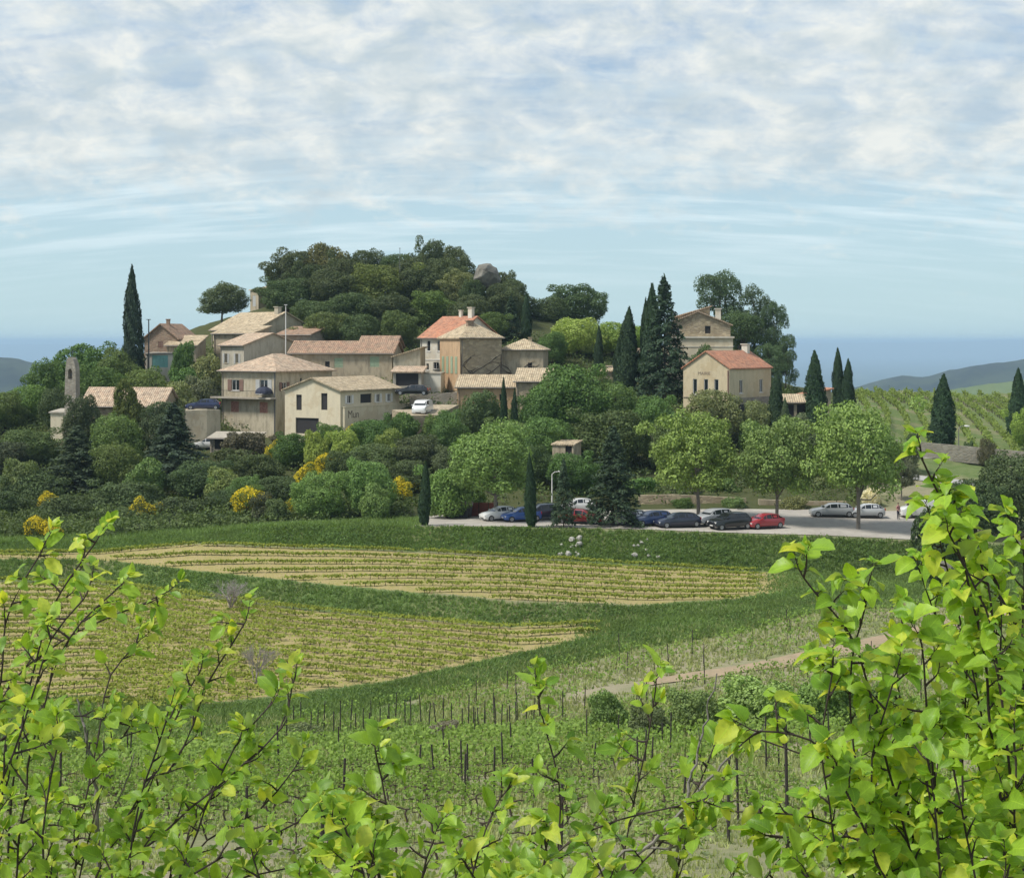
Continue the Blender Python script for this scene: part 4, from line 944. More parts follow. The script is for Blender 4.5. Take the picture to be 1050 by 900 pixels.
# ------------------------------------------------------------------ cars
def car_meshes(kind):
    """body lofted along its length from a measured side profile; x forward"""
    if kind == 'hatch': st = [(2.0, .55, .42, .58), (1.93, .78, .25, .68), (1.7, .84, .2, .8), (1.1, .87, .2, .93), (.85, .87, .2, .97, .97, .7), (.15, .88, .2, .98, 1.42, .62), (-.5, .88, .2, .98, 1.46, .62), (-1.3, .88, .2, 1.0, 1.40, .60), (-1.85, .86, .22, 1.02, 1.04, .68), (-1.97, .82, .28, .9), (-2.02, .7, .4, .75)]
    if kind == 'estate': st = [(2.3, .55, .42, .56), (2.22, .8, .25, .66), (1.95, .88, .2, .78), (1.2, .9, .2, .92), (.95, .9, .2, .95, .95, .72), (.2, .9, .2, .96, 1.4, .62), (-.6, .9, .2, .96, 1.44, .62), (-1.75, .9, .2, .98, 1.38, .6), (-2.2, .88, .22, 1.0, 1.02, .7), (-2.3, .84, .28, .88), (-2.35, .7, .4, .72)]
    if kind == 'suv': st = [(2.15, .6, .5, .75), (2.08, .84, .32, .86), (1.9, .9, .28, 1.0), (1.15, .92, .28, 1.1), (.95, .92, .28, 1.12, 1.12, .76), (.35, .92, .28, 1.12, 1.6, .68), (-.5, .92, .28, 1.12, 1.66, .68), (-1.6, .92, .28, 1.14, 1.62, .66), (-2.0, .9, .3, 1.15, 1.18, .74), (-2.1, .86, .35, 1.0), (-2.15, .75, .45, .85)]
    if kind == 'van': st = [(2.3, .6, .45, .7), (2.22, .86, .28, .9), (1.9, .92, .25, 1.1), (1.55, .93, .25, 1.2), (1.4, .93, .25, 1.22, 1.22, .8), (.85, .94, .25, 1.22, 1.82, .78), (.0, .94, .25, 1.22, 1.9, .8), (-1.6, .94, .25, 1.22, 1.9, .8), (-2.25, .94, .25, 1.2, 1.82, .8), (-2.3, .9, .3, 1.1), (-2.32, .85, .4, .9)]
    prof = []
    for s in st:
        x, w, zl, zb = s[:4]; zr, wr = (s[4], s[5]) if len(s) > 4 else (zb, w * .55)
        if len(s) > 4: sec = [(-w * .9, zl), (-w, zl + .12), (-w, (zl + zb) / 2 + .1), (-w * .97, zb), (-wr, zr - .04 if zr > zb + .1 else zr), (-wr * .75, zr), (wr * .75, zr), (wr, zr - .04 if zr > zb + .1 else zr), (w * .97, zb), (w, (zl + zb) / 2 + .1), (w, zl + .12), (w * .9, zl)]
        else: sec = [(-w * .9, zl), (-w, zl + .1), (-w, (zl + zb) / 2 + .05), (-w * .95, zb - .05), (-w * .8, zb), (-w * .4, zb + .03), (w * .4, zb + .03), (w * .8, zb), (w * .95, zb - .05), (w, (zl + zb) / 2 + .05), (w, zl + .1), (w * .9, zl)]
        prof.append([(x, y, z) for y, z in sec])
    body = MB()
    for a, b_ in zip(prof, prof[1:]):
        for k in range(11): body.poly([a[k], a[k + 1], b_[k + 1], b_[k]])
        body.poly([a[11], a[0], b_[0], b_[11]])
    body.poly(prof[0]); body.poly(prof[-1][::-1])
    gl = []; gh = [i for i, s in enumerate(st) if len(s) > 4]
    def inset(q, k=.1, off=.012):
        c = sum((Vector(p) for p in q), Vector()) / len(q); n = (Vector(q[1]) - Vector(q[0])).cross(Vector(q[2]) - Vector(q[0])).normalized()
        if n.dot(c - Vector((0, 0, .9))) < 0: n = -n
        return [Vector(p).lerp(c, k) + n * off for p in q]
    i0, i1, i2, i3, i4 = gh
    def sidewin(ia, ib, sgn):
        A, B = prof[ia], prof[ib]; lo, hi = (3, 4) if sgn < 0 else (8, 7)
        return [A[lo], B[lo], B[hi], A[hi]]
    for sgn in (-1, 1):
        A, B = prof[i0], prof[i1]; lo, hi = (3, 4) if sgn < 0 else (8, 7)
        gl.append(inset([A[lo], B[lo], B[hi]], .16))
        gl.append(inset(sidewin(i1, i2, sgn)))
        if kind != 'van': gl.append(inset(sidewin(i2, i3, sgn)))
        A, B = prof[i3], prof[i4]
        if kind != 'van': gl.append(inset([A[lo], B[lo], A[hi]], .16))
    A, B = prof[i0], prof[i1]; gl.append(inset([A[4], A[7], B[7], B[4]], .07))
    A, B = prof[i3], prof[i4]; gl.append(inset([B[4], B[7], A[7], A[4]], .1))
    gm = MB()
    for q in gl: gm.poly(q)
    x0, xe = st[0][0], st[-1][0]; wx = (st[2][0] - .42, st[-3][0] + .42 if kind != 'van' else -1.45)
    hl = []; tl = []
    for s in (-1, 1):
        mb = MB(); a = st[1]; mb.box(a[0] - .1, a[0] + .04, s * a[1] * .8 - .14, s * a[1] * .8 + .14, a[3] - .18, a[3] - .02); hl.append(mb)
        mb = MB(); a = st[-3]; mb.box(st[-2][0] - .05, st[-2][0] + .08, s * a[1] * .82 - .11, s * a[1] * .82 + .11, a[3] - .28, a[3] - .02); tl.append(mb)
    trim = MB(); a = st[1]; trim.box(a[0] - .02, a[0] + .06, -.35, .35, .3, .42); trim.box(st[-2][0] - .06, st[-2][0] + .02, -.5, .5, .3, .4)
    for s in (-1, 1): trim.box(wx[1] + .42, wx[0] - .42, s * .9 - .04, s * .9 + .04, .18, .26)
    mir = MB()
    for s in (-1, 1): A = st[i0]; mir.box(A[0] - .25, A[0] - .12, s * (A[1] + .1) - .08, s * (A[1] + .1) + .08, A[3] - .02, A[3] + .12)
    plate = MB(); plate.box(a[0] + .061, a[0] + .075, -.26, .26, .4, .5); plate.box(st[-2][0] - .075, st[-2][0] - .061, -.26, .26, .5, .6)
    return body, gm, hl, tl, trim, mir, plate, wx, st[3][1]
def wheel_parts():
    t = MB(); t.tube([(0, -.1, 0), (0, -.085, 0), (0, .085, 0), (0, .1, 0)], [.27, .31, .31, .27], 16)
    r = MB(); r.tube([(0, -.107, 0), (0, .107, 0)], .2, 12)
    for k in range(5):
        a = 2 * PI * k / 5; r.box(-.02, .02, -.113, .113, .02, .18)
    return t, r
CARP = {}
def make_car(kind, color, px, py, head, label, group=None, loc=None, name='parked_car', cat='car', d0=158.5):
    key = kind
    if key not in CARP: CARP[key] = (car_meshes(kind), wheel_parts())
    (body, gm, hl, tl, trim, mir, plate, wx, hw), (wt, wr) = CARP[key]
    p = loc or hit(px, py, d0); root = empty(name, p + Vector((0, 0, .07)), R(head)); meta(root, label, cat, group)
    cm = M.get('paint' + str(color)) or carpaint('car_paint', color); M['paint' + str(color)] = cm
    b_ = body.build('body', cm, root, merge=True); me = b_.data; me.polygons.foreach_set('use_smooth', [True] * len(me.polygons))
    me.set_sharp_from_angle(angle=R(38))
    gm.build('windows', M['glass'], root)
    for q in hl: q.build('headlight', M['lamp_w'], root)
    for q in tl: q.build('taillight', M['lamp_r'], root)
    trim.build('bumper', M['iron'], root); mir.build('mirrors', cm, root); plate.build('number_plate', M['white'], root)
    for x in wx:
        for s in (-1, 1):
            we = wt.build('wheel', M['tyre'], root); we.location = (x, s * (hw - .08), .31)
            wr.build('rim', M['rim'], we)
    return root
W_, S_, B_, K_, RD, NV = (.72, .72, .70), (.40, .41, .42), (.02, .05, .16), (.012, .013, .016), (.33, .02, .025), (.015, .02, .045)
make_car('hatch', W_, 512, 534, 205, 'white hatchback parked beside the red brown fence')
make_car('hatch', (.03, .10, .35), 534, 535, 200, 'bright blue hatchback between the white hatchback and the slim cypress')
make_car('suv', NV, 556, 533, 195, 'dark car parked just right of the slim cypress by the car park')
make_car('hatch', W_, 592, 525, 190, 'white car mostly hidden behind the red car')
make_car('estate', RD, 596, 537, 350, 'deep red estate car beside the small dark conifer')
make_car('hatch', W_, 645, 538, 205, 'white hatchback right of the big dark conifer trunk')
make_car('estate', B_, 667, 539, 208, 'dark blue estate car second in the row after the white hatchback')
make_car('estate', NV, 694, 541, 200, 'long navy estate car in the middle of the parked row')
make_car('suv', S_, 731, 539, 212, 'grey off-road car behind the tree trunk in the middle of the car park')
make_car('suv', K_, 748, 543, 205, 'shiny black off-road car with a light reflection, beside the red hatchback')
make_car('hatch', (.36, .03, .04), 783, 542, 205, 'bright red hatchback at the right end of the parked row')
make_car('estate', S_, 852, 530, 180, 'long silver estate car parked across the back of the car park')
make_car('hatch', (.55, .56, .57), 887, 531, 182, 'silver hatchback behind the rightmost light tree trunk')
make_car('van', W_, 944, 531, 183, 'white van at the right end of the car park beside the standing person', name='parked_van', cat='van')
make_car('estate', (.02, .03, .09), 208, 419, 185, 'dark blue car on the terrace left of the hipped roof house', loc=W(208, 420.5, 219.5) + Vector((0, 0, .02)))
make_car('van', W_, 432, 425, -100, 'white van facing down the slope on the village terrace', loc=W(433, 425.5, 209), name='parked_van', cat='van')
make_car('estate', K_, 423, 402, 170, 'black car on the village lane above the white van', loc=W(423, 405.5, 222.5))
# pickup
pu = make_car('hatch', W_, 214, 461, 182, 'white pickup by the lean-to below the hipped roof house', loc=hit(213, 461, 186), name='parked_pickup', cat='pickup')
hit_p = pu.location
mb = MB(); mb.box(-3.3, -1.9, -.85, .85, .55, .72); mb.box(-3.3, -1.9, -.88, -.82, .72, 1.0); mb.box(-3.3, -1.9, .82, .88, .72, 1.0); mb.box(-3.32, -3.26, -.88, .88, .55, 1.0); mb.build('cargo_bed', M['white'], pu)
# lean-to roof below house
house('low grey slab roofed lean-to below the hipped roof house', 'lean-to', 262, 211, 462, 6.2, 3, 1.6, 10, M['stone_grey'], M['concrete'], 'shed', .5, 'R', [('F', .6, .1, 4.6, 1.3, 'open')], name='lean_to')

# person beside the van
def person(px, py, label, shirt, trousers):
    p = hit(px, py, 158.5); p.z += .06
    J = {'pelvis': (0, 0, .95), 'chest': (0, 0, 1.3), 'neck': (0, 0, 1.48), 'headb': (0, -.02, 1.58), 'headt': (0, -.02, 1.72),
         'hl': (.1, 0, .9), 'kl': (.12, -.02, .5), 'al': (.12, .02, .09), 'tl': (.14, -.14, .04), 'hr': (-.1, 0, .9), 'kr': (-.13, -.05, .5), 'ar': (-.14, 0, .09), 'tr': (-.16, -.16, .04),
         'sl': (.18, 0, 1.42), 'el': (.25, .02, 1.14), 'wl': (.24, -.1, .9), 'sr': (-.18, 0, 1.42), 'er': (-.26, 0, 1.15), 'wr': (-.2, -.2, 1.0)}
    Rd = {'pelvis': .15, 'chest': .16, 'neck': .06, 'headb': .085, 'headt': .08, 'hl': .1, 'kl': .065, 'al': .045, 'tl': .04, 'hr': .1, 'kr': .065, 'ar': .045, 'tr': .04, 'sl': .07, 'el': .048, 'wl': .035, 'sr': .07, 'er': .048, 'wr': .035}
    E = [('pelvis', 'chest'), ('chest', 'neck'), ('neck', 'headb'), ('headb', 'headt'), ('pelvis', 'hl'), ('hl', 'kl'), ('kl', 'al'), ('al', 'tl'), ('pelvis', 'hr'), ('hr', 'kr'), ('kr', 'ar'), ('ar', 'tr'),
         ('chest', 'sl'), ('sl', 'el'), ('el', 'wl'), ('chest', 'sr'), ('sr', 'er'), ('er', 'wr')]
    # five short fingers per hand
    for s, w_ in (('l', 'wl'), ('r', 'wr')):
        x, y, z = J[w_]; J['p' + s] = (x, y - .03, z - .07); Rd['p' + s] = .032; E.append((w_, 'p' + s))
        for k in range(5):
            o1 = (k - 2) * .016; q = 'f%s%d' % (s, k); J[q] = (x + o1, y - .05 - (.02 if k == 0 else 0), z - .15 + abs(k - 2) * .012); Rd[q] = .009; E.append(('p' + s, q))
    nm = list(J); me = bpy.data.meshes.new('person'); me.from_pydata([J[n] for n in nm], [(nm.index(a), nm.index(b_)) for a, b_ in E], [])
    t = bpy.data.objects.new('tmp', me); COL.objects.link(t); sk = t.modifiers.new('skin', 'SKIN')
    for i, n in enumerate(nm): r = Rd[n]; me.skin_vertices[0].data[i].radius = (r, r * (.75 if n in ('chest', 'pelvis') else 1)); 
    me.skin_vertices[0].data[0].use_root = True
    t.modifiers.new('sub', 'SUBSURF').levels = 2
    dg = bpy.context.evaluated_depsgraph_get(); m2 = bpy.data.meshes.new_from_object(t.evaluated_get(dg)); bpy.data.objects.remove(t)
    m2.materials.clear(); skin = plain('skin', (.48, .30, .22), .6)
    for mt in (skin, shirt, trousers, plain('shoes', (.04, .03, .03), .7)): m2.materials.append(mt)
    for f in m2.polygons:
        z = sum(m2.vertices[v].co.z for v in f.vertices) / len(f.vertices); x = abs(f.center.x); f.use_smooth = True
        f.material_index = 0 if z > 1.47 else 3 if z < .1 else 2 if z < .95 and x < .2 + 0 * z else 1 if (z > 1.12 or x < .19) else 0
    o_ = link(bpy.data.objects.new('person', m2)); o_.location = p; o_.rotation_euler.z = R(35); meta(o_, label, 'person')
    hb_ = bmesh.new(); bmesh.ops.create_uvsphere(hb_, u_segments=14, v_segments=10, radius=.098)
    for v in list(hb_.verts):
        if v.co.z < -.02 and v.co.y < .03: hb_.verts.remove(v)
    hm = bpy.data.meshes.new('hair'); hb_.to_mesh(hm); hb_.free(); hm.materials.append(plain('hair', (.05, .03, .02), .8)); ho = link(bpy.data.objects.new('hair', hm), o_); ho.location = (0, -.005, 1.69)
    return o_
person(921, 533, 'person in a dusty pink top and dark trousers standing beside the white van', plain('pink_cloth', (.45, .20, .20), .9), plain('dark_trousers', (.03, .03, .05), .9))
# ------------------------------------------------------------------ trees and shrubs: (species, column, top row, distance, width, colour, label)
DK, OAK, OLV, MID = (.044, .066, .030), (.046, .060, .030), (.10, .115, .055), (.055, .095, .030)
LG, YG, CY, CO, BR, GR = (.11, .17, .04), (.17, .21, .06), (.018, .035, .018), (.024, .042, .026), (.06, .085, .022), (.075, .09, .055)
T = [
('oak', 332, 318, 252, 46, (.06, .08, .032), 'lower oak at the front of the hilltop wood above the small stone building'), ('oak', 368, 320, 251, 46, DK, 'lower dark oak right above the row house roof'), ('oak', 408, 318, 251, 44, (.06, .085, .032), 'lower oak filling the wood above the row house end block'),
('oak', 352, 262, 281, 50, OAK, 'oak filling the upper left of the hilltop wood'), ('oak', 420, 262, 281, 54, OAK, 'oak filling the upper right of the hilltop wood'), ('oak', 316, 268, 281, 46, OAK, 'oak filling the left shoulder of the hilltop wood'), ('oak', 460, 264, 280, 44, OAK, 'oak close left of the rock outcrop crown'),
('shrub', 230, 478, 184, 44, (.09, .12, .045), 'lighter green shrub on the dark slope below the white pickup'), ('shrub', 150, 470, 186, 44, (.085, .125, .045), 'lighter green shrub between the large dark conifers'), ('shrub', 20, 470, 190, 44, (.09, .12, .05), 'lighter shrub low on the far left slope'), ('oak', 250, 486, 180, 40, (.07, .11, .04), 'fresh green tree above the brightest yellow broom'),
('shrub', 355, 436, 198, 34, (.14, .17, .045), 'yellow green shrub below the lettered wall'), ('shrub', 325, 440, 198, 30, (.13, .16, .04), 'yellow green shrub beside the dark doorway'), ('shrub', 400, 440, 197, 36, (.11, .15, .045), 'light green shrub under the lettered wall end'),
('oak', 526, 284, 279, 36, OAK, 'rounded dark oak ending the hilltop wood at the right'), ('shrub', 700, 510, 180.3, 26, MID, 'small green shrub against the left half of the light stone wall'), ('shrub', 752, 508, 180.3, 30, (.07, .10, .04), 'small shrub against the right end of the light stone wall'), ('shrub', 812, 508, 180, 34, OLV, 'olive shrub against the low buff wall'),
('oak', 585, 462, 186, 56, MID, 'green tree in front of the little stone hut'), ('oak', 545, 455, 188, 50, (.05, .075, .03), 'dark tree left below the little stone hut'), ('shrub', 412, 424, 203, 40, MID, 'green shrub under the white terrace van'), ('shrub', 448, 426, 203, 40, (.07, .11, .035), 'light green shrub under the stone terrace wall'),
('oak', 484, 284, 271.5, 30, DK, 'dark oak close against the left side of the rock outcrop'), ('oak', 510, 288, 271.5, 30, OAK, 'dark oak close against the right side of the rock outcrop'),
# hilltop oaks
('oak', 300, 254, 287, 62, OAK, 'dark oak at the left end of the hilltop skyline'), ('oak', 336, 249, 288, 58, (.065, .068, .03), 'bronze tinged oak second from the left on the hilltop skyline'),
('oak', 374, 253, 287, 52, OAK, 'dark oak third from the left on the hilltop skyline'), ('oak', 408, 258, 287, 52, DK, 'low dark oak in the dip of the hilltop skyline below the aerial pole'),
('oak', 441, 242, 288, 42, OAK, 'tallest oak of the hilltop skyline'), ('oak', 468, 252, 286, 44, OAK, 'flat topped oak right of the tallest hilltop oak'),
('oak', 512, 276, 284, 40, OAK, 'small oak right of the grey rock outcrop'), ('oak', 484, 300, 269, 44, OAK, 'oak just below the grey rock outcrop'),
('oak', 296, 283, 275, 60, DK, 'very dark oak beside the little hilltop house'), ('oak', 340, 276, 276, 66, OAK, 'broad dark oak in the middle of the hilltop wood, left part'),
('oak', 388, 268, 276, 66, (.065, .085, .028), 'greener oak in the middle of the hilltop wood'), ('oak', 432, 270, 277, 60, OAK, 'dark oak under the tallest oak of the hilltop skyline'),
('oak', 470, 276, 276, 50, OLV, 'greyish oak left of the grey rock outcrop'), ('oak', 520, 292, 272, 44, OAK, 'dark oak on the right shoulder of the hilltop wood'),
('oak', 322, 306, 262, 56, DK, 'dark oak above the small stone building'), ('oak', 360, 298, 262, 62, DK, 'dark oak above the long row house'),
('oak', 402, 300, 262, 60, OAK, 'dark oak above the end block of the row house'), ('oak', 440, 298, 263, 56, (.07, .10, .03), 'fresh green oak above the tall white house'),
('oak', 478, 306, 260, 50, OAK, 'dark oak behind the twin white chimneys'), ('oak', 505, 318, 256, 40, (.06, .09, .03), 'green oak behind the square tower roof'),
('shrub', 335, 352, 243, 36, (.11, .12, .03), 'yellow green shrub at the foot of the hilltop wood'), ('shrub', 312, 355, 244, 24, MID, 'small green shrub right of the white mast'),
('conifer', 525, 303, 256, 34, CO, 'dark pyramid conifer behind the tan stone house'), ('cypress', 539, 301, 259, 11, CY, 'narrow cypress right of the dark pyramid conifer'),
('oak', 560, 303, 283, 50, DK, 'dark oak right of the narrow cypress on the ridge'), ('oak', 592, 291, 292, 66, DK, 'dark domed tree on the ridge right of the hilltop wood'),
('oak', 592, 324, 254, 62, YG, 'pale blossoming tree below the dark domed tree'), ('oak', 628, 328, 257, 52, (.10, .15, .04), 'green tree right of the pale blossoming tree'),
('oak', 655, 332, 266, 34, LG, 'small light green tree between the tall cypress and the tall conifer'), ('oak', 566, 340, 247, 36, MID, 'green tree left of the pale blossoming tree'),
('cypress', 614, 334, 243, 10, CY, 'small slim cypress in front of the green tree'), ('cypress', 643, 315, 234, 22, CY, 'tall pointed cypress left of the tall dark conifer'),
('cypress', 634, 346, 237, 12, CY, 'low cypress against the left side of the tall pointed cypress'), ('cypress', 668, 291, 233, 22, CY, 'tall cypress rising behind the broad dark conifer'),
('cypress', 660, 306, 236, 12, CY, 'thin cypress on the left edge of the tall dark conifer'), ('conifer', 682, 283, 229, 76, CO, 'broad dark conifer with a ragged pointed tip'),
# right
('pine', 738, 276, 262, 62, (.045, .07, .038), 'largest pine behind the tall house with the brown gable'), ('pine', 775, 291, 260, 48, (.045, .07, .038), 'second pine right of the largest pine'),
('pine', 796, 306, 257, 36, (.04, .065, .035), 'rightmost pine of the group above the red roof'), ('pine', 760, 318, 255, 56, DK, 'dark low pine behind the red roof chimney'), ('pine', 805, 343, 254, 26, (.04, .065, .035), 'small pine leaning out over the blue distance'),
('pine', 790, 350, 244, 36, (.05, .075, .04), 'low pine just right of the village hall chimney'),
('shrub', 724, 355, 226, 34, (.045, .07, .03), 'round shrub below the cornice of the tall house'), ('cypress', 796, 381, 206, 18, CY, 'cypress at the right corner of the village hall'),
('cypress', 806, 408, 205, 12, (.035, .055, .03), 'short cypress beside the porch'), ('cypress', 837, 360, 214, 22, CY, 'cypress right of the open porch'),
('cypress', 861, 357, 236, 14, CY, 'left one of the pair of cypresses on the skyline right of the porch'), ('cypress', 869, 368, 235, 14, CY, 'right one of the pair of cypresses on the skyline right of the porch'),
('cypress', 965, 384, 212, 26, CY, 'lone dark cypress in front of the hill vineyard'), ('cypress', 1043, 378, 236, 20, CY, 'dark cypress at the right edge of the hill vineyard'),
('oak', 1058, 414, 228, 44, LG, 'bright green tree at the right edge below the cypress'),
('oak', 732, 396, 206, 66, OLV, 'grey green olive tree in front of the village hall'), ('oak', 778, 408, 207, 40, OLV, 'small olive tree in front of the stone base of the village hall'),
('shrub', 815, 424, 206, 40, GR, 'grey shrub in front of the open porch'), ('shrub', 770, 428, 203, 30, MID, 'green shrub under the small olive tree'),
('oak', 585, 373, 207, 92, (.06, .10, .03), 'large green tree at the centre below the pale blossoming tree'), ('oak', 630, 388, 208, 62, (.065, .10, .035), 'rounded green tree right of the large central tree'),
('oak', 556, 395, 204, 60, MID, 'green tree in front of the weathered stone barn'), ('oak', 625, 416, 197, 86, (.05, .075, .03), 'dark green tree above the big car park conifer'),
('oak', 672, 405, 203, 60, MID, 'green tree under the broad dark conifer'), ('oak', 690, 424, 197, 60, (.08, .11, .045), 'green tree left of the olive in front of the village hall'),
('oak', 560, 425, 196, 70, MID, 'green tree left of the little stone hut'), ('oak', 522, 428, 198, 60, (.075, .11, .04), 'light green tree below the twin slim cypresses'),
('cypress', 516, 387, 203, 9, CY, 'left slim cypress of the pair below the stone tower house'), ('cypress', 527, 398, 202, 9, CY, 'right slim cypress of the pair below the stone tower house'),
# car park row
('dec', 508, 430, 168, 84, (.10, .145, .048), 'light green tree above the white and blue hatchbacks'), ('dec', 716, 420, 170, 86, (.105, .155, .045), 'light green street tree above the black off-road car'),
('dec', 796, 428, 168, 76, (.10, .14, .048), 'light green street tree above the red hatchback'), ('dec', 880, 408, 166, 88, (.105, .15, .048), 'tallest light green street tree, in front of the silver cars'),
('conifer', 628, 436, 164, 78, CO, 'big dark conifer with a bare trunk foot in the car park'), ('conifer', 578, 470, 161.5, 34, (.03, .05, .032), 'small dark conifer between the dark car and the red estate car'),
('cypress', 545, 465, 161, 12, CY, 'slim cypress at the car park edge in front of the dark car'), ('cypress', 435, 473, 161.5, 12, CY, 'slim cypress alone on the grass left of the car park'),
('shrub', 700, 492, 186, 44, GR, 'grey green hedge shrub on the bank behind the navy car'), ('shrub', 740, 490, 187, 50, MID, 'green shrub behind the light street tree trunks'), ('shrub', 780, 480, 190, 60, GR, 'grey shrub above the low buff wall'),
('shrub', 830, 484, 189, 56, OLV, 'olive coloured shrub behind the silver estate car'), ('shrub', 655, 488, 187, 50, MID, 'green shrub behind the big car park conifer'), ('shrub', 600, 485, 187, 60, MID, 'green shrub behind the deep red estate car'),
('shrub', 893, 500, 181, 22, (.42, .42, .36), 'white flowering bush beside the silver hatchback'), ('dec', 924, 465, 184, 30, (.07, .075, .05), 'small dark leaved tree on a thin trunk behind the person'),
('oak', 925, 452, 197, 44, GR, 'grey leaved tree between the lane and the road'), ('shrub', 960, 512, 152, 58, (.035, .055, .025), 'dark evergreen bush in front of the white van'),
('oak', 1040, 462, 168, 84, (.04, .06, .028), 'large dark tree mass at the right edge beyond the car park'), ('oak', 1000, 488, 164, 70, (.045, .065, .03), 'dark tree left of the mass at the right edge'),
('shrub', 935, 443, 208, 16, DK, 'tiny dark shrub at the foot of the hill vineyard'), ('shrub', 1012, 450, 206, 22, (.06, .06, .035), 'small brownish shrub by the road wall'), ('shrub', 994, 452, 207, 12, DK, 'tiny round shrub left of the brownish shrub by the road'),
('shrub', 870, 470, 194, 50, MID, 'green shrub behind the tallest light street tree'), ('shrub', 845, 440, 204, 44, (.045, .065, .03), 'dark shrub at the foot of the cypress right of the porch'),
# left
('cypress', 136, 273, 240, 22, (.018, .03, .022), 'tallest cypress on the left skyline'), ('dec', 228, 289, 277, 52, (.055, .075, .04), 'airy tree on the skyline left of the little hilltop house'),
('oak', 88, 349, 242, 72, MID, 'broad green tree behind the bell wall'), ('oak', 122, 356, 238, 54, (.06, .085, .03), 'green tree left of the tallest cypress'), ('oak', 55, 366, 240, 56, MID, 'green tree on the left skyline'),
('oak', 30, 392, 234, 50, (.075, .12, .035), 'fresh green tree left of the bell wall'), ('oak', 5, 400, 230, 50, (.06, .085, .03), 'green tree at the left edge of the village'), ('oak', -25, 408, 228, 60, MID, 'green tree cut by the left edge of the view'),
('oak', 105, 372, 229, 66, MID, 'green tree right above the chapel roof'), ('oak', 148, 376, 230, 52, (.07, .10, .035), 'green tree below the turquoise garage door'), ('oak', 60, 395, 224, 44, DK, 'dark tree tucked behind the bell wall foot'),
('shrub', 133, 390, 210, 38, (.055, .07, .02), 'clipped round olive green bush in front of the chapel roof'), ('shrub', 188, 350, 238, 28, MID, 'green shrub in front of the tan wing'), ('shrub', 190, 372, 232, 40, MID, 'green shrub below the tan wing'),
('shrub', 210, 362, 236, 36, OLV, 'olive shrub left of the grey house'), ('shrub', 180, 392, 224, 50, OLV, 'grey green shrub above the dark blue terrace car'), ('shrub', 205, 385, 229, 40, GR, 'grey shrub left of the hipped roof house'),
('oak', 84, 404, 209, 46, (.04, .055, .03), 'dark tree in front of the left half of the chapel'), ('oak', 120, 422, 203, 62, (.08, .12, .04), 'bright green tree below the chapel'), ('oak', 165, 408, 208, 50, (.05, .065, .035), 'dark tree below the right end of the chapel'),
('conifer', 178, 413, 194, 92, (.03, .045, .032), 'large dark conifer on the slope below the dark blue terrace car'), ('conifer', 78, 436, 192, 90, (.032, .048, .03), 'large dark conifer on the slope below the chapel'),
('oak', 30, 438, 205, 66, (.05, .075, .03), 'green tree on the slope at the left'), ('oak', -5, 452, 200, 70, (.045, .055, .035), 'dull dark tree on the slope at the left edge'), ('oak', 118, 452, 193, 60, (.07, .10, .035), 'mid green tree between the two large dark conifers'),
('oak', 40, 480, 190, 76, DK, 'dark tree below the dull tree at the left edge'), ('oak', 130, 490, 183, 80, DK, 'dark tree under the gap between the two large dark conifers'), ('oak', 205, 472, 187, 70, (.04, .06, .028), 'dark tree below the large conifer near the terrace car'),
('oak', 0, 500, 182, 76, DK, 'dark tree at the lower left corner of the wood'), ('oak', 70, 505, 180, 80, (.035, .05, .022), 'lowest dark tree near the vineyard below the chapel conifer'), ('oak', 185, 508, 178, 80, (.035, .05, .024), 'lowest dark tree near the vineyard below the terrace car conifer'),
('oak', 235, 500, 180, 50, DK, 'dark tree left of the brightest yellow broom'), ('oak', -60, 480, 190, 90, DK, 'dark tree beyond the left edge of the wood'), ('oak', 130, 518, 174, 60, DK, 'low dark tree at the top corner of the vineyard'),
('shrub', 165, 528, 170, 60, (.035, .045, .025), 'dark shrub at the vineyard corner'), ('shrub', 100, 534, 170, 70, (.035, .05, .025), 'dark shrub along the top of the vineyard'), ('shrub', 40, 536, 170, 70, DK, 'dark shrub left along the top of the vineyard'), ('shrub', 215, 524, 171, 50, DK, 'dark shrub where the vineyard bank begins'),
# centre left slope
('shrub', 250, 440, 207, 50, (.055, .05, .035), 'brownish shrub beside the lean-to roof'), ('shrub', 245, 458, 199, 60, (.05, .065, .03), 'dark shrub right of the white pickup'), ('oak', 300, 442, 201, 46, (.05, .085, .025), 'green tree in front of the dark doorway of the gabled farm building'),
('oak', 262, 465, 193, 60, (.05, .07, .03), 'dark tree below the lean-to roof'), ('oak', 340, 432, 203, 40, MID, 'green tree under the corner of the gabled farm building'), ('oak', 380, 428, 202, 60, (.055, .095, .03), 'green tree in front of the lettered wall'),
('oak', 410, 422, 203, 40, (.05, .09, .028), 'green tree left of the white terrace van'), ('oak', 460, 420, 201, 44, (.06, .10, .035), 'green tree right of the white terrace van'), ('oak', 492, 398, 206, 50, (.05, .075, .035), 'dark green tree below the low stone shed'),
('oak', 385, 452, 196, 66, (.055, .08, .035), 'dull green tree below the lettered wall'), ('oak', 430, 444, 196, 60, (.05, .065, .035), 'dark tree below the white terrace van'), ('oak', 350, 462, 191, 40, (.045, .065, .028), 'dark tree between the yellow brooms'),
('oak', 470, 455, 190, 60, (.06, .08, .045), 'grey green tree left of the first light car park tree'), ('oak', 285, 486, 184, 56, DK, 'dark tree between the brightest broom and the pale bushes'), ('oak', 415, 470, 187, 60, (.045, .065, .03), 'dark tree above the pale green bushes'),
('oak', 328, 483, 172, 62, (.10, .155, .05), 'pale green bushy tree at the top of the grass bank, left one'), ('oak', 378, 468, 173, 60, (.095, .145, .05), 'pale green bushy tree at the top of the grass bank, right one'), ('shrub', 385, 496, 170, 34, (.10, .14, .05), 'pale green shrub left of the lone slim cypress'),
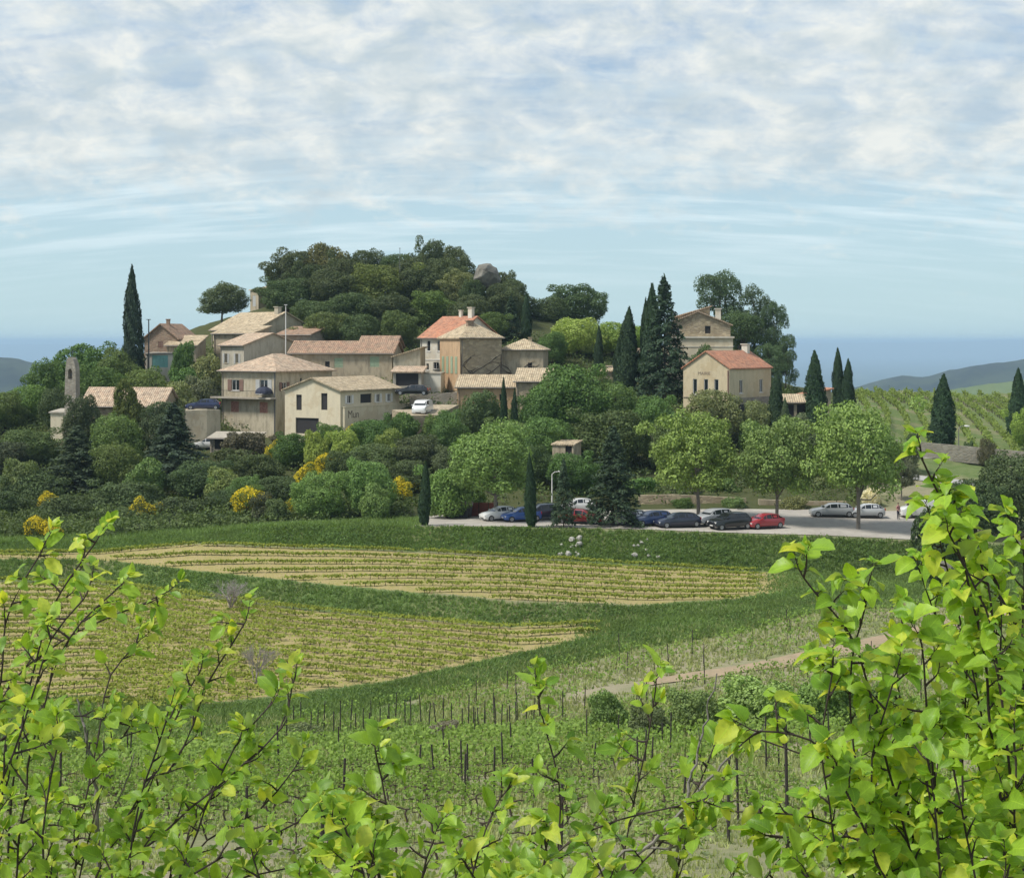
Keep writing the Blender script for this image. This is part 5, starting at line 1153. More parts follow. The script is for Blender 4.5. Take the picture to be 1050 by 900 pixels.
('shrub', 458, 480, 171, 56, (.085, .13, .04), 'green shrub right of the lone slim cypress'), ('shrub', 282, 508, 170, 28, (.07, .09, .04), 'grey green shrub beside the low yellow broom'), ('shrub', 480, 488, 176, 40, MID, 'green shrub behind the black container'),
('shrub', 270, 505, 171, 34, (.05, .06, .035), 'dull shrub right of the brightest yellow broom'),
('broom', 256, 495, 171, 42, BR, 'brightest yellow broom, at the left end of the grass bank'), ('broom', 316, 472, 180, 34, BR, 'yellow broom in the middle of the slope above the pale bushes'), ('broom', 336, 462, 184, 30, BR, 'yellow broom touching the middle one on its right'),
('broom', 410, 487, 178, 32, BR, 'yellow broom left of the lone slim cypress'), ('broom', 427, 492, 176, 16, BR, 'tiny yellow broom right beside the lone slim cypress'), ('broom', 298, 510, 168.5, 22, BR, 'low yellow broom under the dark tree on the bank'), ('broom', 340, 440, 199, 30, (.08, .10, .025), 'faint yellow broom below the gabled farm building'),
('broom', 366, 434, 200, 30, (.08, .10, .025), 'faint yellow broom below the lettered wall'), ('broom', 320, 447, 197, 24, (.08, .10, .025), 'small faint broom by the dark doorway'), ('broom', 48, 502, 176, 26, (.04, .055, .02), 'upper yellow broom at the far left'),
('broom', 38, 526, 169, 30, (.04, .055, .02), 'lower yellow broom at the far left'), ('broom', 55, 534, 167.5, 22, (.04, .055, .02), 'small yellow broom beside the lower one at the far left'), ('broom', 145, 510, 171, 30, (.05, .06, .02), 'dim yellow broom under the dark conifers'),
('broom', 162, 514, 169.5, 18, (.05, .06, .02), 'small dim broom right of the other dim broom'), ('broom', 282, 452, 200, 26, (.08, .10, .025), 'faint broom below the big balcony house'), ('broom', 262, 470, 189, 24, (.08, .10, .025), 'yellow green broom at the foot of the dark tree below the lean-to'),
]
for t in T: tree(*t)
tree('bare', 236, 580, 141, 66, (0, 0, 0), 'leafless grey bush on the bank between the two vineyard terraces')
tree('bare', 262, 640, 118, 50, (0, 0, 0), 'leafless grey bush at the foot of the lower vineyard terrace')
for px, yt, D, w, c, lb_ in ((776, 694, 88, 96, (.12, .175, .06), 'wide green bush in the middle of the lower field'), (712, 704, 87, 56, (.08, .12, .045), 'dark green bush left of the wide green bush in the lower field'), (846, 688, 86, 80, (.09, .14, .04), 'green bush right of the wide green bush in the lower field'),
                           (622, 708, 92, 44, (.08, .12, .04), 'small green bush among the vineyard posts'), (665, 722, 84, 50, (.06, .08, .04), 'small dull bush beside the dark green bush'), (900, 700, 82, 60, (.08, .12, .04), 'green bush behind the right hand foreground branches'),
                           (455, 738, 92, 40, (.10, .10, .08), 'greyish weedy bush in the vineyard posts'), (310, 742, 96, 50, (.08, .10, .05), 'low grey green bush near the foot of the terraces'), (60, 742, 98, 60, (.06, .09, .035), 'low green bush at the lower left')):
    tree('shrub', px, yt, D, w, c, lb_)
# undergrowth between the trees: one mass of small leafy clumps
rng = np.random.default_rng(11); Pc, Nc = [], []
n = 4200; D_ = rng.uniform(165, 262, n); px_ = np.where(D_ < 180, rng.uniform(-90, np.interp(D_, [165, 172], [180, 425]), n), rng.uniform(-90, 905, n))
keep = ~((D_ < 181.5) & (px_ > 425)) & ~((D_ > 206) & (D_ < 224) & (px_ > 185) & (px_ < 440)) & ~((D_ < 200) & (D_ > 180) & (px_ > 655) & (px_ < 870) & (rng.random(n) < .5)) & ~((px_ > 860) & (D_ > 194)); D_, px_ = D_[keep], px_[keep]
xx = (px_ - 525) / FPX * D_; zz = gz(xx, D_)
for x, y, z in zip(xx, D_, zz):
    k = 60; r = rng.uniform(.8, 2.1); d = unit(rng.normal(0, 1, (k, 3)) * [1, 1, .8] + [0, 0, .3])
    Pc.append(np.array([x, y, z + .1]) + d * r * np.array([1, 1, .75]) * rng.uniform(.7, 1.1, (k, 1))); Nc.append(d)
V, F = leaf_quads(rng, np.concatenate(Pc), np.concatenate(Nc), .17, .65)
M['scrub'] = foliage('scrub_leaves', .25, .7, False, (.085, .12, .045), clump=.12)
meta(link(bpy.data.objects.new('undergrowth', mesh_np('undergrowth', V, F, [M['scrub']]))), 'low mixed scrub covering the slope between the trees and houses', 'scrub', kind='stuff')
# ------------------------------------------------------------------ vineyards, stakes and grass
M['vine_leaf'] = foliage('vine_leaves', .3, .45, False, (.23, .27, .05), clump=.2)
M['vine_leaf2'] = foliage('vine_leaves_green', .3, .5, False, (.17, .26, .06), clump=.3)
M['vine_leaf3'] = foliage('vine_leaves_hill', .3, .5, False, (.17, .225, .06), clump=.1)
def lineD(k, px): return np.interp(px, PX, LD_[k])
def vine_rows(ktop, kbot, px0, px1, sp, step, rng, end=1.0, miss=.06, d0=1.2):
    out = []; i = 0; run = 0
    pxf = np.linspace(px0, px1, 3000)
    top = lineD(ktop, pxf) - d0; bot = lineD(kbot, pxf) + end
    for i in range(22):
        D = top - sp * i; ok = D > bot
        if not ok.any(): break
        x = (pxf - 525) / FPX * D; s = np.concatenate([[0], np.cumsum(np.hypot(np.diff(x), np.diff(D)))])
        for q in np.arange(0, s[-1], step):
            j = np.searchsorted(s, q + rng.normal(0, .12)); j = min(j, 2999)
            if ok[j] and rng.random() > miss: out.append((x[j], D[j] + rng.normal(0, .04)))
    return np.array(out)
def vine_mass(rng, P, h, w, nl, ls, th=.03, dy=.2, dzz=.11, hv_=.25):
    """rows of vines: leaf quads and short crooked trunks, stacked into arrays"""
    n = len(P); z = gz(P[:, 0], P[:, 1])
    c = np.stack([P[:, 0], P[:, 1], z], 1); hh = h * rng.uniform(1 - hv_, 1 + hv_, n)
    off = rng.normal(0, 1, (n, nl, 3)) * [w * .42, w * dy, dzz * h / .6] + [0, 0, 0]
    L_ = c[:, None, :] + off; L_[:, :, 2] += hh[:, None] * .82
    V, F = leaf_quads(rng, L_.reshape(-1, 3), np.tile([0, -.8, .5], (n * nl, 1)), ls, .6, .8)
    top = c + np.stack([rng.normal(0, .06, n), rng.normal(0, .05, n), hh * .85], 1)
    a = np.stack([c + [-th, 0, -.1], c + [th, 0, -.1], top + [th * .7, 0, 0], top + [-th * .7, 0, 0]], 1).reshape(-1, 3)
    b = np.stack([c + [0, -th, -.1], c + [0, th, -.1], top + [0, th * .7, 0], top + [0, -th * .7, 0]], 1).reshape(-1, 3)
    T = np.concatenate([a, b]); return V, F, T, np.arange(len(T)).reshape(-1, 4)
rng = np.random.default_rng(21); VV, FF, MI = [], [], []; base = 0
def addp(V, F, mi):
    global base
    VV.append(V); FF.append(F + base); MI.append(np.full(len(F), mi)); base += len(V)
up = vine_rows(LE + 4, LE + 3, -90, 775, 2.35, .85, rng, .4, d0=.8)
lo = vine_rows(LE + 2, LE + 1, -90, 610, 2.25, .85, rng, .4, d0=.9)
for P in (up, lo):
    V, F, T, TF = vine_mass(rng, P, .43, 1.15, 62, .098, .03, .055, .085, .09); addp(V, F, 0); addp(T, TF, 3)
# hill vineyard on the right: rows run up the slope and away
hv = []
for k in range(-14, 46):
    for s in np.arange(0, 1, .0065):
        y = 211 + s * 116; x = 34 + k * 2.9 + s * 20 + 3 * math.sin(s * 3)
        px = 525 + FPX * x / y
        if 872 < px < 1120 and y < 318: hv.append((x + rng.normal(0, .08), y))
P = np.array(hv); V, F, T, TF = vine_mass(rng, P, 1.2, .42, 16, .16); addp(V, F, 2); addp(T, TF, 3)
# lower field
field = vine_rows(LE, 4, -90, 1150, 2.9, 1.35, rng, 1.0, miss=.3, d0=2.0)
pathP = [hit(*q) for q in [(1090, 618, 110), (1000, 637, 100), (860, 668, 90), (720, 693, 90), (600, 712, 90)]]
def path_mask(P, r):
    m_ = np.zeros(len(P), bool)
    for a, b in zip(pathP, pathP[1:]):
        ab = np.array([b.x - a.x, b.y - a.y]); q = P - [a.x, a.y]; t = np.clip(q @ ab / (ab @ ab), 0, 1); m_ |= np.linalg.norm(q - t[:, None] * ab, axis=1) < r
    return ~m_
def near_path(x, y, r):
    for a, b in zip(pathP, pathP[1:]):
        ab = np.array([b.x - a.x, b.y - a.y]); t = np.clip(((x - a.x) * ab[0] + (y - a.y) * ab[1]) / (ab @ ab), 0, 1)
        if math.hypot(x - a.x - t * ab[0], y - a.y - t * ab[1]) < r: return True
    return False
more = []
for d in np.arange(30, 98, 2.9):
    for x in np.arange(-.36 * d, .37 * d, 1.35):
        if rng.random() > .38: more.append((x + rng.normal(0, .12), d + x * .06 + rng.normal(0, .12)))
field = np.concatenate([field, np.array(more)])
field = np.array([p for p in field if not near_path(p[0], p[1], 2.2)])
field = field[np.argsort(field[:, 1])]
vis = [i for i, p in enumerate(field) if -20 < 525 + FPX * p[0] / p[1] < 1070 and HZ - FPX * G(p[0], p[1]) / p[1] < 915]
near = set(vis[:300]); rest = np.array([p for i, p in enumerate(field) if i not in near])
V, F, T, TF = vine_mass(rng, rest, .8, .8, 28, .09, .022); addp(V, F, 1); addp(T, TF, 3)
me = mesh_np('grapevines', np.concatenate(VV), np.concatenate(FF), [M['vine_leaf'], M['vine_leaf2'], M['vine_leaf3'], M['bark']], midx=np.concatenate(MI))
meta(link(bpy.data.objects.new('grapevines', me)), 'rows of young grapevines on the terraces, the hill and the far part of the field', 'grapevines', kind='stuff')
vm = []
for s in range(5):
    rg_ = np.random.default_rng(900 + s); n = 75; sh = rg_.integers(0, 6, n); bx = np.linspace(-.42, .42, 6)[sh]; t = rg_.random(n)
    P = np.stack([bx + rg_.normal(0, .06, n), rg_.normal(0, .08, n), .5 + t * .5 * (1 - .3 * np.abs(bx))], 1)
    V, F = leaf_quads(rg_, P, np.tile([0, -.2, .7], (n, 1)), .05, .8, .85)
    lm = mesh_np('leaves', V, F, [M['vine_leaf2']])
    mb = MB(); mb.tube([(0, 0, -.15), (.03, .02, .2), (-.02, 0, .38), (.02, 0, .5)], [.035, .03, .028, .03], 6)
    for e in (-.42, .42): mb.tube([(.02, 0, .48), (e * .5, .01, .53), (e, 0, .5)], [.022, .016, .01], 5)
    for i in range(6): q = np.linspace(-.42, .42, 6)[i]; mb.tube([(q, 0, .5), (q + .02, .02, .8)], [.008, .004], 3)
    vm.append((lm, mk_mesh(mb, 'trunk', M['bark'])))
vr = random.Random(8)
for i in sorted(near):
    x, y = field[i]; lm, tm = vm[i % 5]; r_ = empty('grapevine', (x, y, G(x, y)), vr.uniform(-.15, .15)); k = vr.uniform(.75, 1.2); r_.scale = (k, k, k * vr.uniform(.85, 1.1))
    meta(r_, 'one of the young leafy grapevines standing in the weedy rows of the near field', 'grapevine', 'young grapevines in the near field')
    for nm, mm in (('leaves', lm), ('trunk', tm)): link(bpy.data.objects.new(nm, mm), r_)
# stakes
def stake_mesh(s):
    rg_ = random.Random(s); mb = MB(); mb.tube([(0, 0, -.3), (rg_.uniform(-.01, .01), 0, .8), (rg_.uniform(-.02, .02), rg_.uniform(-.02, .02), 1.75)], [.038, .035, .032], 7)
    mb.box(-.01, .01, -.045, .045, 1.2, 1.22); mb.box(-.01, .01, -.045, .045, .7, .72); return mk_mesh(mb, 'vineyard_stake', M['post'])
sm = [stake_mesh(s) for s in range(4)]
def stake(p, label, group, h=1.0, i=[0]):
    i[0] += 1; o = link(bpy.data.objects.new('vineyard_stake', sm[i[0] % 4])); o.location = p; o.scale = (1, 1, h)
    o.rotation_euler = (vr.uniform(-.05, .05), vr.uniform(-.07, .07), vr.uniform(0, 6)); meta(o, label, 'stake', group)
for px, py, h, lb_ in ((350, 848, 1.0, 'dark stake standing clear above the central leafy sprays at the left'), (330, 884, .75, 'short dark stake just left of and below the clear one'), (808, 880, 1.5, 'tallest dark stake left of the right hand branches'),
        (757, 842, 1.15, 'thin dark stake left of the tallest one'), (747, 866, .7, 'short stake at the foot of the thin dark stake'), (480, 812, .95, 'right one of a close pair of dark stakes in the middle of the field'),
        (474, 806, .95, 'left one of a close pair of dark stakes in the middle of the field'), (549, 822, .8, 'dark stake with a pale top under the central leafy spray'), (575, 872, .8, 'dark stake behind the central twigs'),
        (253, 866, .7, 'short dark stake right of the left bush'), (277, 872, .8, 'second short stake right of the left bush'), (23, 800, 1.0, 'dark stake at the far left edge'), (60, 850, 1.2, 'dark stake seen through the left bush'),
        (655, 800, 1.0, 'left stake of three close together near the centre right'), (661, 796, 1.0, 'middle stake of three close together near the centre right'), (668, 798, .9, 'right stake of three close together near the centre right'),
        (608, 800, .8, 'single stake left of the three close together'), (700, 842, .7, 'stake below the three close together'), (824, 742, 1.0, 'dark stake in front of the wide green bush'), (865, 884, .5, 'stub of a stake at the foot of the right hand branches'), (975, 897, .5, 'stub of a stake at the bottom right corner')):
    stake(hit(px, py, 22), lb_, 'vineyard stakes', h)
g2 = 'one of the thin dark stakes standing close together at the foot of the terraces'
for i in range(34):
    px = 292 + i * 8.2 + vr.uniform(-2, 2); stake(ground(px, 96 + vr.uniform(-1, 1) + (i % 3) * 3), g2, 'thin stakes in rows at the foot of the terraces', vr.uniform(.95, 1.4))
g3 = 'one of the scattered thin stakes among the vines beside the dirt path'
for i in range(46):
    px = vr.uniform(480, 960); t = vr.random(); d = 93 + t * (float(lineD(LE, px)) - 97); p = ground(px, d)
    if not near_path(p.x, p.y, 2.0): stake(p, g3, 'thin stakes among the vines by the dirt path', vr.uniform(.9, 1.35))
g4 = 'one of the thin dark stakes scattered through the weedy middle of the field'
for i in range(44):
    px = vr.uniform(-10, 1010); stake(ground(px, vr.uniform(50, 90)), g4, 'thin stakes scattered in the middle of the field', vr.uniform(.75, 1.25))
# grass and weeds
def blades(rng, P, h, w, col_mat, name, label, lean=.35, nb=4):
    n = len(P); z = gz(P[:, 0], P[:, 1]) - .03
    c = np.repeat(np.stack([P[:, 0], P[:, 1], z], 1), nb, 0); m_ = n * nb
    hh = np.repeat(h * rng.uniform(.5, 1.5, n), nb) * rng.uniform(.7, 1.2, m_); ww = np.repeat(np.broadcast_to(w, (n,)), nb) * rng.uniform(.7, 1.3, m_)
    a = rng.uniform(0, 2 * PI, m_); r = .5 * hh * rng.random(m_) * .6; c[:, 0] += np.cos(a) * r; c[:, 1] += np.sin(a) * r
    b = rng.uniform(0, 2 * PI, m_); s = np.stack([np.cos(b), np.sin(b), np.zeros(m_)], 1) * ww[:, None]
    l = np.stack([rng.normal(0, lean, m_), rng.normal(0, lean, m_), np.ones(m_)], 1) * hh[:, None]
    V = np.stack([c - s, c + s, c + l], 1).reshape(-1, 3)
    o = link(bpy.data.objects.new(name, mesh_np(name, V, np.arange(m_ * 3).reshape(-1, 3), [col_mat]))); return meta(o, label, 'grass', kind='stuff')
M['weed'] = foliage('weeds', .3, .9, False, (.25, .28, .15), clump=.5)
M['weed_near'] = foliage('weeds_low', .3, .7, False, (.16, .20, .085), clump=.9)
M['bank_grass'] = foliage('bank_grass', .3, .6, False, (.14, .21, .07), clump=.25)
n = 60000; d = 22 + 85 * rng.random(n) ** .75; px = rng.uniform(-60, 1110, n)
P = np.stack([(px - 525) / FPX * d, d], 1)
cov = np.sin(P[:, 0] * .5 + np.sin(P[:, 1] * .4) * 2) + np.sin(P[:, 1] * .7 + P[:, 0] * .2) ; P = P[(cov + rng.normal(0, .7, n)) > -.5]
P = P[path_mask(P, 1.5)]
blades(rng, P, np.clip(P[:, 1] * .0045, .12, .38), np.clip(P[:, 1] * .0006, .012, .05), M['weed'], 'field_weeds', 'low pale weeds and grass covering the near vineyard field')
n = 15000; px = rng.uniform(430, 1110, n); dt = lineD(LE, px); d = 95 + rng.random(n) * (dt - 95 + 4); P = np.stack([(px - 525) / FPX * d, d], 1)
P = P[path_mask(P, 1.5)]
blades(rng, P, .3, .055, M['weed'], 'field_weeds', 'low weeds among the vines on the far side of the field')
n = 52000; px = rng.uniform(-80, 1110, n); k = rng.choice([LE, LE + 2, LE + 4], n, p=[.34, .2, .46]); t = rng.random(n)
d = np.zeros(n)
for kk_ in (LE, LE + 2, LE + 4):
    mm = k == kk_; a_, b_ = lineD(kk_, px[mm]), lineD(kk_ + 1, px[mm]); d[mm] = a_ + (b_ - a_) * t[mm]
P = np.stack([(px - 525) / FPX * d, d], 1)
blades(rng, P, .30, .05, M['bank_grass'], 'bank_grass', 'thick green grass on the banks around the vineyard terraces', .5)
# rough herbs and brambles: small leafy clumps over the banks and the far side of the field
def clumps(name, label, P, r0, r1, k, ls, mat, rng):
    z = gz(P[:, 0], P[:, 1]); Pc, Nc = [], []
    for x, y, zz in zip(P[:, 0], P[:, 1], z):
        r = rng.uniform(r0, r1); d = unit(rng.normal(0, 1, (k, 3)) * [1, 1, .8] + [0, 0, .4])
        Pc.append(np.array([x, y, zz]) + d * r * np.array([1, 1, .6]) * rng.uniform(.6, 1.15, (k, 1))); Nc.append(d)
    V, F = leaf_quads(rng, np.concatenate(Pc), np.concatenate(Nc), ls, .7)
    return meta(link(bpy.data.objects.new(name, mesh_np(name, V, F, [mat]))), label, 'scrub', kind='stuff')
M['bramble'] = foliage('bank_herbs', .3, .8, False, (.10, .165, .055), clump=.35)
M['bramble2'] = foliage('field_herbs', .3, .9, False, (.21, .26, .13), clump=.5)
n = 5200; px = rng.uniform(-80, 1110, n); k = rng.choice([LE, LE + 2, LE + 4], n, p=[.34, .2, .46]); t = rng.random(n); d = np.zeros(n)
for kk_ in (LE, LE + 2, LE + 4):
    mm = k == kk_; a_, b_ = lineD(kk_, px[mm]), lineD(kk_ + 1, px[mm]); d[mm] = a_ + (b_ - a_) * t[mm]
P = np.stack([(px - 525) / FPX * d, d], 1); cov = np.sin(P[:, 0] * .35 + np.sin(P[:, 1] * .8) * 2); P = P[cov + rng.normal(0, .8, n) > -.3]
clumps('bank_herbs', 'rough herbs and brambles growing on the grassy banks', P, .2, .75, 26, .09, M['bramble'], rng)
n = 5200; px = rng.uniform(-60, 1110, n); d = 26 + (lineD(LE, px) - 28) * rng.random(n) ** .8; P = np.stack([(px - 525) / FPX * d, d], 1)
P = np.array([p for p in P if not near_path(p[0], p[1], 2.1)]); cov = np.sin(P[:, 0] * .4 + np.sin(P[:, 1] * .3) * 2) * np.sin(P[:, 1] * .33); P = P[cov + rng.normal(0, .5, len(P)) > -.2]
clumps('field_herbs', 'pale leafy herbs spread between the vines of the near field', P, .12, .42, 24, .06, M['bramble2'], rng)
n = 14000; px = rng.uniform(-80, 440, n); d = rng.uniform(92, 112, n); P = np.stack([(px - 525) / FPX * d, d], 1)
blades(rng, P, .32, .05, M['bank_grass'], 'field_grass', 'green grass at the foot of the lower terrace', .5)
n = 9000; px = rng.uniform(-80, 430, n); d = rng.uniform(160, 171, n); P = np.stack([(px - 525) / FPX * d, d], 1)
blades(rng, P, .4, .06, M['bank_grass'], 'bank_grass', 'green grass along the top of the bank left of the car park', .5)
Q = []
for kk_, pa in ((LE + 1, 618), (LE + 3, 805)):
    px = rng.uniform(pa - 45, 1110, 9000); px = np.where((px < pa) & (rng.random(9000) > ((px - pa + 45) / 45) ** 2), rng.uniform(pa, 1110, 9000), px) + 12 * np.sin(np.arange(9000)); t = rng.random(9000); a_, b_ = lineD(kk_, px), lineD(kk_ + 1, px); d = a_ + (b_ - a_) * t; Q.append(np.stack([(px - 525) / FPX * d, d], 1))
blades(rng, np.concatenate(Q), .26, .05, M['bank_grass'], 'headland_grass', 'grass on the headlands at the right ends of the terraces', .5)
# ------------------------------------------------------------------ the branches close to the camera
def leaf_mat(name, c1, c2, c3):
    m, nt, b = new_mat(name)
    g = N(nt, 'ShaderNodeNewGeometry'); uvn = N(nt, 'ShaderNodeUVMap'); uvn.uv_map = 'UVMap'; s = N(nt, 'ShaderNodeSeparateXYZ'); L(nt, uvn.outputs[0], s.inputs[0])
    r = g.outputs['Random Per Island']
    a = mix(nt, ramp(nt, r, [(0, 0), (.8, 1)]), c1, c2); a = mix(nt, ramp(nt, r, [(.86, 0), (.9, 1)]), a, c3)
    # midrib and side veins: u across (0..1), v along the leaf
    du = math_n(nt, 'ABSOLUTE', math_n(nt, 'SUBTRACT', s.outputs[0], .5))
    rib = ramp(nt, du, [(0, 1), (.035, 0)])
    ph = math_n(nt, 'SUBTRACT', math_n(nt, 'MULTIPLY', s.outputs[1], 9), math_n(nt, 'MULTIPLY', du, 5))
    vein = ramp(nt, math_n(nt, 'ABSOLUTE', math_n(nt, 'SUBTRACT', math_n(nt, 'FRACT', ph), .5)), [(0, .7), (.07, 0)])
    vv = math_n(nt, 'MAXIMUM', rib, vein)
    a = mix(nt, math_n(nt, 'MULTIPLY', vv, .45), a, rgb(c2, 1.5))
    a = mix(nt, math_n(nt, 'MULTIPLY', ramp(nt, tnoise(nt, 60, 4), [(.42, 0), (.7, 1)]), .45), a, rgb(c1, .7))
    a = mix(nt, ramp(nt, tnoise(nt, 130, 2), [(.70, 0), (.73, .8)]), a, (.16, .11, .04))
    back = mix(nt, .5, a, (.30, .38, .20)); a = mix(nt, g.outputs['Backfacing'], a, back)
    L(nt, a, b.inputs['Base Color']); b.inputs['Roughness'].default_value = .42; b.inputs['Specular IOR Level'].default_value = .45
    bump(nt, b, vv, .25, .002)
    tr = N(nt, 'ShaderNodeBsdfTranslucent'); L(nt, mix(nt, 1.0, a, (1.7, 1.45, .5), 'MULTIPLY'), tr.inputs[0])
    ms = N(nt, 'ShaderNodeMixShader'); ms.inputs[0].default_value = .52
    L(nt, b.outputs[0], ms.inputs[1]); L(nt, tr.outputs[0], ms.inputs[2]); L(nt, ms.outputs[0], nt.nodes['Material Output'].inputs['Surface']); return m
def leaf_template(rng, wid, n=9, serr=.06, fold=.4, curl=.42, shape=.85):
    ts = np.linspace(0, 1, n + 1); V = []; UV = []
    cu = curl * rng.uniform(.2, 1.6) * rng.choice([1, 1, 1, -.5]); fo = fold * rng.uniform(.4, 1.5); tw = rng.normal(0, .25); wv = rng.uniform(0, 6)
    for i, t in enumerate(ts):
        w = wid * .5 * math.sin(PI * min(t ** shape, 1)) ** .75 * (1 + serr * (-1) ** i) if 0 < t < 1 else .004
        y = t; z0 = -cu * t * t
        for j, u in enumerate((-1, -.5, 0, .5, 1)):
            x = u * w; z = z0 + abs(u) * w * fo + .03 * math.sin(wv + t * 7 + u * 2) * abs(u); a = tw * t
            V.append((x * math.cos(a) - z * math.sin(a) * .5, y - .05 * abs(u) * (1 - t), z + x * math.sin(a))); UV.append((.5 + u * .5, t))
    F = [(i * 5 + j, i * 5 + j + 1, (i + 1) * 5 + j + 1, (i + 1) * 5 + j) for i in range(n) for j in range(4)]
    return np.array(V), np.array(F), np.array(UV)
def bush(name, label, stems, D0, leafmat, barkmat, seed, wid, lsize, twig_step=.06, twig_len=(.07, .2), spread=1.0, leaf_step=.0095, start=.0, extra=1, droop=.15):
    """stems: list of (points [(px, py)], base radius, distance offset at base, at tip, leaf density). Twigs and leaves grow from every stem."""
    rng = np.random.default_rng(seed); root = empty(name, (W(*stems[0][0][0], D0).x, D0, G(W(*stems[0][0][0], D0).x, D0))); meta(root, label, 'bush')
    off = root.location; mb = MB(); LP, LDir, LN_, LS = [], [], [], []
    def q(v): return Vector(v) - off
    def leaf(p, d, size):
        d = d.normalized(); up = Vector((rng.normal(0, .5), rng.normal(-.35, .45), 1.0)); nn = (up - d * up.dot(d)).normalized()
        d = (d + Vector((0, 0, -droop))).normalized(); nn = (up - d * up.dot(d)).normalized(); LP.append(p); LDir.append(d); LN_.append(nn); LS.append(size)
    def twig(p, d, ln, r, dens):
        k = 6; pth = [p]; dd = d.normalized()
        for i in range(k):
            dd = (dd + Vector(rng.normal(0, .12, 3)) + Vector((0, 0, .05))).normalized(); pth.append(pth[-1] + dd * ln / k)
        mb.tube([q(a) for a in pth], [r * (1 - .12 * i) for i in range(k + 1)], 4)
        nl = max(3, int(ln / leaf_step * dens)); side = rng.choice([-1, 1]); az = rng.uniform(0, 6.28)
        for i in range(nl):
            t = (i + 1) / nl; f = t * k; a = pth[min(int(f), k - 1)]; b_ = pth[min(int(f) + 1, k)]; pp = a.lerp(b_, f - int(f)) if f < k else b_
            ax = (b_ - a).normalized() if (b_ - a).length > 0 else dd
            az += 2.4 + rng.normal(0, .4); u = ax.cross(Vector((.2, .1, 1))).normalized(); v = ax.cross(u)
            out = (u * math.cos(az) + v * math.sin(az)) * 1.0 + ax * rng.uniform(.5, 1.0) + Vector((0, 0, rng.uniform(-.25, .35)))
            s = lsize * rng.uniform(.4, 1.3) * (1 - .35 * max(0, t - .8) / .2)
            pe = pp + out.normalized() * s * .22; mb.tube([q(pp), q(pe)], .0009, 3, False); leaf(q(pe), out, s)
        for i in range(3): leaf(q(pth[-1]), dd + Vector(rng.normal(0, .6, 3)), lsize * rng.uniform(.4, .8))
    rs = random.Random(seed); ex = []
    for pts, r0, o0, o1, dens in stems:
        for c in range(extra if dens > .6 else 0):
            dx, dy, do = rs.uniform(-40, 40), rs.uniform(40, 190), rs.uniform(-.3, .35); n = len(pts)
            ex.append(([(x + dx * (i / n + .3), y + dy * i / n) for i, (x, y) in enumerate(pts)], r0 * .8, o0 + do, o1 + do, dens * .9))
    for pts, r0, o0, o1, dens in stems + ex:
        n = len(pts); K = []
        for i, (px, py) in enumerate(pts): K.append(W(px, py, D0 + o0 + (o1 - o0) * i / (n - 1)))
        P = []
        for a, b_ in zip(K, K[1:]):
            m_ = max(2, int((b_ - a).length / .035))
            for i in range(m_): P.append(a.lerp(b_, i / m_) + Vector(rng.normal(0, .003, 3)))
        P.append(K[-1]); m_ = len(P)
        sm_ = [P[0]] + [(P[i - 1] + P[i] * 2 + P[i + 1]) / 4 for i in range(1, m_ - 1)] + [P[-1]]; P = sm_
        mb.tube([q(p) for p in P], [r0 * .42 * (1 - .85 * i / m_) + .001 for i in range(m_)], 7)
        acc = 0
        for i in range(1, m_):
            acc += (P[i] - P[i - 1]).length
            if acc > twig_step * .55 / max(dens, .05) and i / m_ > start and dens > 0:
                acc = 0; ax = (P[i] - P[i - 1]).normalized(); t = i / m_
                d = (ax * rng.uniform(.3, 1.0) + Vector((rng.normal(0, .8), rng.normal(0, .55), rng.normal(.15, .45))) * spread)
                twig(P[i], d, rng.uniform(*twig_len) * (1.15 - .55 * t), .0022, 1.0)
        if dens > 0: twig(P[-1], P[-1] - P[-2], rng.uniform(.03, .07), .0015, 1.3)
    mb.build('branches', barkmat, root, smooth=False)
    tm = [leaf_template(rng, wid * rng.uniform(.9, 1.12)) for _ in range(12)]
    LP, LDir, LN_, LS = [np.array([tuple(v) for v in a]) if a is not LS else np.array(a) for a in (LP, LDir, LN_, LS)]
    B = np.cross(LDir, LN_); Vs, Fs, Us = [], [], []; b0 = 0; which = rng.integers(0, 12, len(LP))
    for k in range(12):
        mm = which == k; V, F, UV = tm[k]; n_ = mm.sum()
        X_ = LP[mm][:, None, :] + LS[mm][:, None, None] * (V[None, :, 0:1] * B[mm][:, None, :] + V[None, :, 1:2] * LDir[mm][:, None, :] + V[None, :, 2:3] * LN_[mm][:, None, :])
        Vs.append(X_.reshape(-1, 3)); Fs.append((F[None] + (np.arange(n_) * len(V))[:, None, None] + b0).reshape(-1, 4)); Us.append(np.tile(UV[F.ravel()], (n_, 1))); b0 += n_ * len(V)
    o = link(bpy.data.objects.new('leaves', mesh_np('leaves', np.concatenate(Vs), np.concatenate(Fs), [leafmat], True, uv=np.concatenate(Us))), root)
    print('BUSH', name, len(LP)); return root
M['leaf_a'] = leaf_mat('plum_leaf', (.15, .30, .04), (.36, .54, .07), (.55, .62, .09))
M['leaf_b'] = leaf_mat('elm_leaf', (.16, .32, .03), (.38, .58, .055), (.58, .66, .08))
M['twig'] = plain('twig_bark', (.055, .04, .032), .9, var=.5)
M['twig_g'] = plain('old_twig_bark', (.22, .20, .18), .9, var=.5)
